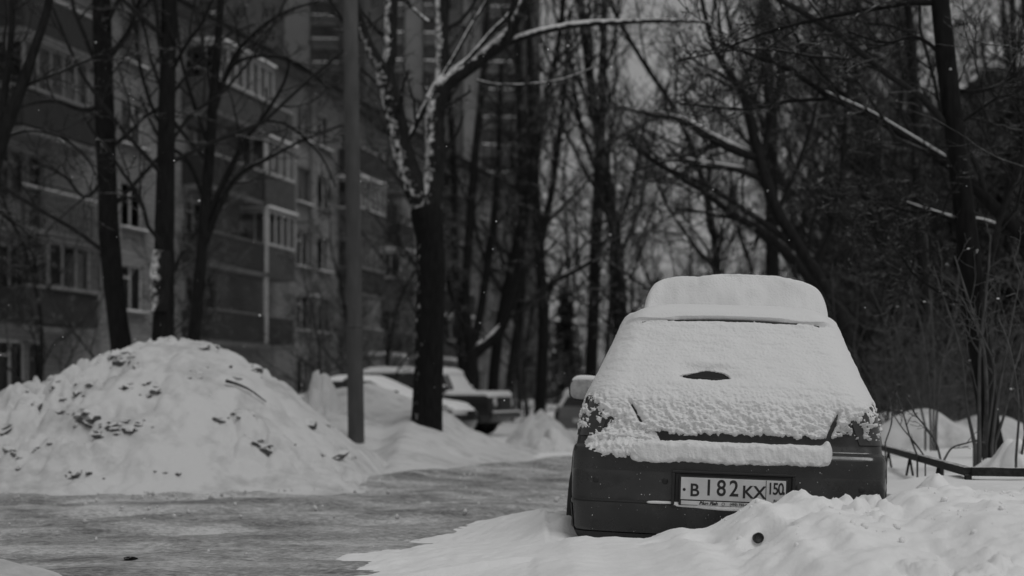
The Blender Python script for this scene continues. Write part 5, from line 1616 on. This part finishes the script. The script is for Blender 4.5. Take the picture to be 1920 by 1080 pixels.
key_tree('wood_tree', 'straight black trunk just left of the hatchback windows', 40.0,
         [(1106, 800, 24), (1108, 700, 23), (1112, 600, 22), (1116, 480, 21), (1122, 350, 20), (1128, 200, 17), (1132, 60, 14), (1136, -60, 11)],
         [[(1118, 470, 10), (1160, 420, 8), (1190, 330, 7), (1210, 220, 5)], [(1122, 330, 10), (1090, 240, 9), (1070, 120, 7), (1050, 0, 5)]],
         M_BARKD, M_TWIGF, 7, 5, 4, 3, 63, 40, 0.4, trunk_k=7)


# generic wood trees: a few kinds with their own meshes, copied as individuals
def proto(seed, H, r, k=(16, 8, 7, 3), ang=42, lr=0.32, t0=0.18, wig=0.05, up=0.09, lean=0.0):
    g = np.random.default_rng(seed)
    n = 14
    d = np.array([lean * g.normal(), lean * g.normal(), 1.0]); P = np.zeros((1, n, 3)); P[0, 0] = (0, 0, -0.4)
    for i in range(1, n):
        d = d + g.normal(size=3) * wig * np.array([1, 1, 0.3]) + np.array([0, 0, 0.05]); d /= np.linalg.norm(d)
        P[0, i] = P[0, i - 1] + d * (H + 0.4) / (n - 1)
    Rr = (r * np.linspace(1, 0.22, n) ** 0.9)[None]; Rr[0, 0] *= 1.3
    tv, tf = knobbly(catmull(P[0], 28), np.interp(np.linspace(0, 1, 28), np.linspace(0, 1, n), Rr[0]), 10, 0.06, seed)
    a1, b1 = sprout(P, Rr, k[0], lr, ang, 9, t0, 0.12, up, 0.5, 0.012, g, 0.3)
    a2, b2 = sprout(a1, b1, k[1], 0.48, 45, 6, 0.15, 0.18, up * 0.6, 0.55, 0.007, g)
    a3, b3 = sprout(a2, b2, k[2], 0.5, 45, 5, 0.15, 0.2, 0.03, 0.55, 0.0048, g)
    cr = [tube_batch(a1, b1, 5), tube_batch(a2, b2, 4), tube_batch(a3, b3, 3)]
    if k[3]:
        a4, b4 = sprout(a3, b3, k[3], 0.6, 45, 4, 0.2, 0.2, 0.0, 0.6, 0.004, g)
        cr.append(tube_batch(a4, b4, 3))
    V, Fq = join(cr)
    mt_ = mesh_arrays('trunk', tv, tf); mt_.materials.append(M_BARK)
    mc = mesh_arrays('crown', V, Fq); mc.materials.append(M_TWIGF)
    # dry seed clusters hanging from some outer twigs
    pick = a3[g.random(len(a3)) < 0.5][:, -1]
    ms = None
    if seed % 2 == 0:
        m = 7
        c = np.repeat(pick, m, 0) + g.normal(size=(len(pick) * m, 3)) * np.array([0.05, 0.05, 0.05]) - np.array([0, 0, 0.08])
        w = g.normal(size=(len(c), 3)); w[:, 2] *= 0.3; w /= np.linalg.norm(w, axis=1, keepdims=True)
        dn = np.array([0, 0, -1.0]) + 0.35 * g.normal(size=(len(c), 3))
        ln = (0.07 + 0.05 * g.random(len(c)))[:, None]
        q = np.stack([c, c + w * 0.014 + dn * ln * 0.5, c + dn * ln, c - w * 0.014 + dn * ln * 0.5], 1).reshape(-1, 3)
        ms = mesh_arrays('seed_clusters', q, np.arange(len(q)).reshape(-1, 4), False); ms.materials.append(M_SEED)
    return mt_, mc, ms


protos = [proto(100, 15, 0.16), proto(101, 18, 0.20, (17, 8, 7, 2)), proto(102, 12, 0.12, (15, 8, 7, 3), 48, 0.38, 0.12, 0.08), proto(103, 20, 0.22, (18, 8, 7, 2), 38, 0.28, 0.25), proto(104, 10, 0.10, (15, 8, 7, 3), 50, 0.42, 0.10, 0.10, 0.06, 0.12), proto(106, 16, 0.15, (17, 8, 7, 3), 55, 0.30, 0.15, 0.07, 0.04)]
ORD = ['first', 'second', 'third', 'fourth', 'fifth', 'sixth', 'seventh', 'eighth', 'ninth', 'tenth', 'eleventh', 'twelfth', 'thirteenth', 'fourteenth', 'fifteenth', 'sixteenth', 'seventeenth', 'eighteenth', 'nineteenth', 'twentieth', 'twenty-first', 'twenty-second', 'twenty-third', 'twenty-fourth', 'twenty-fifth', 'twenty-sixth', 'twenty-seventh', 'twenty-eighth', 'twenty-ninth', 'thirtieth', 'thirty-first', 'thirty-second']
tg = np.random.default_rng(77)


def plant_row(pxs, Y0, Y1, kinds, label, group, zs=0.0, smin=0.85, smax=1.15, parts=True, name='wood_tree'):
    for i, px in enumerate(sorted(pxs)):
        Y = Y0 + (Y1 - Y0) * tg.random()
        mt_, mc, ms = protos[kinds[tg.integers(len(kinds))]]
        e = empty(name, ((px - 960) / F * Y, Y, zs), (0, 0, tg.random() * 6.28))
        s = smin + (smax - smin) * tg.random(); e.scale = (s, s, s)
        tag(e, label.format(ORD[i]), 'tree', group)
        link('trunk', mt_, None, e); link('crown', mc, None, e)
        if ms: link('seed_clusters', ms, None, e)['kind'] = 'stuff'


plant_row([1212, 1372, 1450, 1520, 1570, 1625, 1668, 1712, 1748, 1800, 1868, 1905], 27, 38, [0, 2, 4, 5], 'bare tree in the near row of the right wood, {} from the left', 'near row of bare trees behind the hatchback')
plant_row([870, 925, 952, 990, 1150, 1420, 1540, 1590, 1650, 1700, 1770, 1890], 44, 62, [0, 1, 3, 5, 2], 'bare tree in the middle row of the wood, {} from the left', 'middle row of bare trees behind the hatchback')
plant_row(list(np.concatenate([np.linspace(900, 1060, 3), np.linspace(1400, 1915, 8)]) + tg.normal(size=11) * 16), 66, 100, [0, 1, 3, 5], 'bare tree in the far row of the wood, {} from the left', 'far row of bare trees behind the hatchback')
plant_row([1075, 1135, 1185, 1240, 1300, 1355], 70, 95, [2, 5], 'slender twiggy tree against the pale sky gap, {} from the left', 'slender trees against the pale sky gap', smin=1.0, smax=1.25)
plant_row([592, 645, 705, 768], 34, 44, [4], 'small bare tree in front of the apartment facade, {} from the left', 'small trees in front of the apartment facade', smin=0.42, smax=0.6)
plant_row([75, 268], 27, 33, [4], 'bare tree between snow pile and apartment block, {} from the left', 'bare trees between snow pile and apartment block', smin=0.6, smax=0.75)


# conifers
def spruce(seed, H, rad):
    g = np.random.default_rng(seed)
    P = np.stack([np.zeros(10), np.zeros(10), np.linspace(-0.3, H, 10)], 1); P[:, :2] += g.normal(size=(10, 2)) * 0.05
    tv, tf = knobbly(P, np.linspace(0.18, 0.02, 10), 8)
    mt_ = mesh_arrays('trunk', tv, tf); mt_.materials.append(M_BARKD)
    nb = 230
    z = H * (0.10 + 0.88 * (np.arange(nb) + g.random(nb)) / nb); a = g.random(nb) * 6.28
    L = rad * (1.02 - z / H) ** 0.8 * (0.6 + 0.6 * g.random(nb))
    t = np.linspace(0, 1, 7)
    B = np.stack([np.cos(a)[:, None] * L[:, None] * t, np.sin(a)[:, None] * L[:, None] * t, z[:, None] - L[:, None] * (0.35 * t - 0.15 * t ** 3)], -1)
    cr = [tube_batch(B, np.linspace(0.02, 0.006, 7)[None].repeat(nb, 0), 3)]
    # needles: narrow blades along every branch
    m = 95
    tt = g.random((nb, m)) ** 0.8; x = tt * 6; i = np.minimum(x.astype(int), 5); f = (x - i)[..., None]; bi = np.arange(nb)[:, None]
    c = (B[bi, i] * (1 - f) + B[bi, i + 1] * f).reshape(-1, 3)
    d = g.normal(size=c.shape) + np.array([0, 0, -0.7]); out = np.stack([np.cos(a), np.sin(a), 0 * a], 1).repeat(m, 0); d = d + out * 0.9; d /= np.linalg.norm(d, axis=1, keepdims=True)
    w = np.cross(d, g.normal(size=c.shape)); w /= np.linalg.norm(w, axis=1, keepdims=True)
    ln = (0.14 + 0.14 * g.random(len(c)))[:, None]
    q = np.stack([c - w * 0.03, c + w * 0.03, c + d * ln + w * 0.012, c + d * ln - w * 0.012], 1).reshape(-1, 3)
    V, Fq = join(cr + [(q, np.arange(len(q)).reshape(-1, 4))])
    mc = mesh_arrays('crown', V, Fq); mc.materials.append(M_NEEDLE)
    return mt_, mc


sprs = [spruce(201, 9.0, 2.1), spruce(202, 13.0, 2.6)]
CON = [(1232, 66, 0, 0.72, 'young dark spruce just left of the hatchback roof'), (1290, 74, 0, 0.8, 'small dark spruce behind the left end of the roof snow'), (1665, 66, 1, 0.95, 'tallest dark spruce left of the slim garden tree'),
       (1735, 58, 0, 0.9, 'dark spruce just left of the garden tree'), (1060, 80, 0, 0.8, 'far dark spruce above the pale parked car'), (1455, 80, 0, 0.8, 'far spruce above the middle of the hatchback roof'), (1885, 38, 0, 1.0, 'dark spruce before the balconies at the right edge')]
for px, Y, k, s, lab in CON:
    e = empty('spruce_tree', ((px - 960) / F * Y, Y, 0.0), (0, 0, tg.random() * 6)); e.scale = (s, s, s)
    tag(e, lab, 'tree', 'dark spruces in the wood')
    link('trunk', sprs[k][0], None, e); link('crown', sprs[k][1], None, e)


# undergrowth
def bush(seed, n, H, spread, mat):
    g = np.random.default_rng(seed)
    P = np.zeros((n, 8, 3)); d = np.stack([g.normal(size=n) * spread, g.normal(size=n) * spread, np.ones(n)], 1); d /= np.linalg.norm(d, axis=1, keepdims=True)
    P[:, 0] = g.normal(size=(n, 3)) * np.array([0.18, 0.18, 0]) + np.array([0, 0, -0.1])
    ln = H * (0.5 + 0.6 * g.random(n))
    for i in range(1, 8):
        d = d + g.normal(size=d.shape) * 0.10 + np.array([0, 0, 0.02]); d /= np.linalg.norm(d, axis=1, keepdims=True)
        P[:, i] = P[:, i - 1] + d * (ln / 7)[:, None]
    r = np.linspace(0.012, 0.004, 8)[None].repeat(n, 0)
    a2, b2 = sprout(P, r, 6, 0.4, 40, 6, 0.15, 0.15, 0.03, 0.6, 0.004, g)
    a3, b3 = sprout(a2, b2, 5, 0.5, 42, 4, 0.15, 0.18, 0.0, 0.6, 0.003, g)
    V, Fq = join([tube_batch(a2, b2, 4), tube_batch(a3, b3, 3)])
    st = mesh_arrays('stems', *tube_batch(P, r, 6)); st.materials.append(mat)
    cr = mesh_arrays('twigs', V, Fq); cr.materials.append(mat)
    return st, cr


bushes = [bush(301, 14, 3.2, 0.35, M_BUSH), bush(302, 18, 2.4, 0.5, M_BUSH), bush(303, 10, 4.2, 0.22, M_BUSH)]


def plant_bushes(pxs, Y0, Y1, label, group, smin=0.8, smax=1.2):
    for i, px in enumerate(sorted(pxs)):
        Y = Y0 + (Y1 - Y0) * tg.random(); k = tg.integers(3); s = smin + (smax - smin) * tg.random()
        e = empty('bush', ((px - 960) / F * Y, Y, 0.05), (0, 0, tg.random() * 6)); e.scale = (s, s, s)
        tag(e, label.format(ORD[i]), 'bush', group)
        link('stems', bushes[k][0], None, e); link('twigs', bushes[k][1], None, e)['kind'] = 'stuff'


plant_bushes(list(np.linspace(975, 1900, 22) + tg.normal(size=22) * 12), 40, 70, 'bare bush in the undergrowth of the wood, {} from the left', 'undergrowth bushes in the wood')
plant_bushes([1655, 1690, 1725, 1760, 1790, 1825, 1875, 1910], 17, 26, 'bare bush in the garden behind the fence, {} from the left', 'bare bushes in the garden behind the fence', 0.7, 1.0)
plant_bushes([555, 590, 630, 690], 34, 44, 'bare bush under the apartment windows, {} from the left', 'bare bushes under the apartment windows', 0.8, 1.1)


# the far edge of the wood reads as one mass
def far_wood():
    g = np.random.default_rng(400)
    n = 300
    x = g.uniform(-20, 95, n); y = g.uniform(112, 190, n); H = g.uniform(4, 10, n) * (1 + 0.4 * (x > 35))
    P = np.zeros((n, 8, 3)); P[:, 0] = np.stack([x, y, -0.3 + 0 * x], 1)
    for i in range(1, 8):
        P[:, i] = P[:, i - 1] + np.stack([g.normal(size=n) * 0.12, g.normal(size=n) * 0.12, H / 7], 1)
    r = (0.13 + 0.08 * g.random(n))[:, None] * np.linspace(1, 0.2, 8)[None]
    a1, b1 = sprout(P, r, 11, 0.3, 42, 5, 0.05, 0.15, 0.08, 0.5, 0.02, g)
    a2, b2 = sprout(a1, b1, 5, 0.5, 45, 4, 0.15, 0.2, 0.04, 0.6, 0.013, g)
    V, Fq = join([tube_batch(P, r, 5), tube_batch(a1, b1, 3), tube_batch(a2, b2, 3)])
    return tag(link('far_wood', mesh_arrays('far_wood', V, Fq), M_TWIGF), 'distant mass of bare trees closing the view', 'wood', kind='stuff')


far_wood()

# ------------------------------------------------------------------ low fence and the bushes in the garden
def fz(px, py, Y): return at(px, py, Y)
fen = empty('low_fence', (2.7, 8.6, 0.2))
tag(fen, 'low dark metal rail fence running beside the hatchback and turning right', 'fence')
fo = np.array(fen.location)
c0 = at(1652, 838, 12.6) ; c1 = at(1815, 884, 8.55); c2 = at(2150, 889, 8.3)
mb = MB().bar(c0 - fo, c1 - fo, 0.055, 0.05); mb.build('rail', M_FENCE, fen, bevel=0.004)
mb = MB().bar(c1 - fo + np.array([0.02, 0, 0]), c2 - fo, 0.055, 0.052); mb.build('rail', M_FENCE, fen, bevel=0.004)
for (t, spl) in ((0.12, 0.10), (0.42, 0.12), (0.74, 0.14)):
    p = c0 + (c1 - c0) * t - fo; p[2] -= 0.02
    dv = (c1 - c0) / np.linalg.norm(c1 - c0)
    for s in (-1, 1):
        q = p + dv * s * 0.05 + np.array([s * 0.055, 0, 0]); q[2] -= 0.34
        MB().bar(p, q, 0.014, 0.016).build('post', M_FENCE, fen)
for t in (0.0, 0.6):
    p = c1 + (c2 - c1) * t - fo; p[2] -= 0.02; q = p.copy(); q[2] -= 0.45
    MB().bar(p, q, 0.035, 0.035).build('post', M_FENCE, fen)


def shrub(name, label, Y, stems, seed, k2=4, k3=3, r_end=0.003, bud=10):
    g = np.random.default_rng(seed)
    b = at(stems[0][0][0], stems[0][0][1], Y)
    e = empty(name, tuple(b)); tag(e, label, 'bush', 'thin bushes beside the fence')
    org = np.array(e.location); tw = []; ends = []
    for st in stems:
        P, r = limb([(p[0], p[1], p[2] * 0.72, (p[3] if len(p) > 3 else 0) + g.normal() * 0.05) for p in st], Y, 16)
        root = P[0].copy(); root[2] -= 0.3
        P = np.vstack([root, P]); r = np.concatenate([[r[0]], r])
        V, Fq = knobbly(P, r, 8, 0.08)
        link('stem', mesh_arrays('stem', V - org, Fq), M_BUSH, e)
        if k2:
            a2, b2 = sprout(P[None], r[None] * 0.9, k2, 0.28, 40, 8, 0.3, 0.12, 0.04, 0.5, 0.0035, g)
            tw.append(tube_batch(a2, b2, 5))
            a3, b3 = sprout(a2, b2, k3, 0.45, 40, 5, 0.3, 0.15, 0.0, 0.6, 0.0025, g)
            tw.append(tube_batch(a3, b3, 4)); ends += list(a2[:, 4]) + list(a3[:, 2])
    if tw:
        V, Fq = join(tw); link('twigs', mesh_arrays('twigs', V - org, Fq), M_BUSH, e)['kind'] = 'stuff'
    for i in range(min(bud, len(ends))):
        p = ends[g.integers(len(ends))]; o = link('snow_tuft', snowball, None, e); s = 0.005 + 0.008 * g.random() ** 3; o.scale = (s, s, s * 0.8); o.location = Vector(p) - Vector(org) + Vector((0, 0, s * 0.3))


snowball = clod_mesh(9); snowball.materials.clear(); snowball.materials.append(M_SNOW)
shrub('thin_bush', 'many stemmed bush with snow tufts left of the garden tree base', 11.0,
      [[(1828, 835, 11), (1812, 760, 8), (1806, 690, 7), (1790, 620, 6), (1770, 560, 5), (1750, 500, 3)], [(1836, 835, 12), (1836, 750, 10), (1838, 650, 8), (1850, 540, 6), (1858, 440, 4)], [(1846, 835, 12, 0.2), (1850, 740, 11), (1842, 640, 9), (1815, 560, 7), (1790, 480, 4)],
       [(1860, 835, 9), (1872, 740, 8), (1890, 640, 6), (1905, 560, 4), (1920, 500, 3)], [(1866, 830, 8), (1885, 770, 7), (1900, 700, 6), (1925, 620, 4)], [(1850, 832, 7), (1865, 700, 6), (1846, 640, 5), (1820, 590, 4), (1805, 560, 3)]], 71, 6, 4, bud=7)
shrub('thin_bush', 'low arching twigs curving over the fence rail', 10.3,
      [[(1765, 868, 6), (1755, 830, 6), (1735, 800, 5), (1715, 775, 4), (1700, 745, 3)], [(1768, 866, 6), (1785, 840, 5), (1815, 830, 4), (1835, 824, 3)], [(1720, 855, 5), (1705, 815, 4), (1692, 770, 4), (1680, 735, 3)], [(1735, 858, 4), (1715, 830, 4), (1690, 800, 3), (1668, 765, 3)], [(1660, 830, 4), (1672, 790, 4), (1668, 750, 3), (1655, 720, 2)]], 72, 3, 3, bud=3)
shrub('thin_bush', 'sparse upright bush at the right frame edge behind the fence', 10.0,
      [[(1905, 860, 7), (1910, 760, 6), (1895, 660, 5), (1870, 590, 4)], [(1915, 858, 7), (1935, 720, 6), (1940, 600, 4)], [(1925, 858, 6), (1915, 700, 5), (1925, 560, 4), (1900, 480, 3)]], 73, 5, 4, bud=4)
shrub('thin_bush', 'wiry bush between the hatchback and the garden tree', 14.5,
      [[(1745, 800, 6), (1740, 700, 5), (1725, 600, 4), (1700, 520, 3)], [(1755, 800, 7), (1765, 690, 6), (1790, 600, 5), (1800, 480, 3)], [(1735, 800, 6), (1715, 720, 5), (1690, 650, 4), (1672, 590, 3)], [(1750, 800, 6), (1752, 680, 5), (1745, 560, 4), (1735, 400, 3)]], 74, 6, 4, bud=5)

# ------------------------------------------------------------------ falling snow
def flakes():
    g = np.random.default_rng(900)
    n = 420
    Y = g.uniform(4.5, 30, n) ; X = (g.random(n) - 0.5) * 0.78 * Y; Z = CAMZ + (g.random(n) * 1.05 - 0.12) * 0.42 * Y * 0.66
    k = Z > 0.9
    C = np.stack([X, Y, Z], 1)[k]
    o8 = np.array([(1, 0, 0), (-1, 0, 0), (0, 1, 0), (0, -1, 0), (0, 0, 1), (0, 0, -1)], float)
    f8 = np.array([(0, 2, 4), (2, 1, 4), (1, 3, 4), (3, 0, 4), (2, 0, 5), (1, 2, 5), (3, 1, 5), (0, 3, 5)])
    s = g.uniform(0.0018, 0.0042, len(C))
    V = (C[:, None, :] + o8[None] * s[:, None, None] * (0.7 + 0.6 * g.random((len(C), 6, 1)))).reshape(-1, 3)
    Fq = (f8[None] + (np.arange(len(C)) * 6)[:, None, None]).reshape(-1, 3)
    return tag(link('falling_snow', mesh_arrays('falling_snow', V, Fq), M_SNOW), 'sparse snowflakes drifting through the air', 'snowflakes', kind='stuff')


flakes()
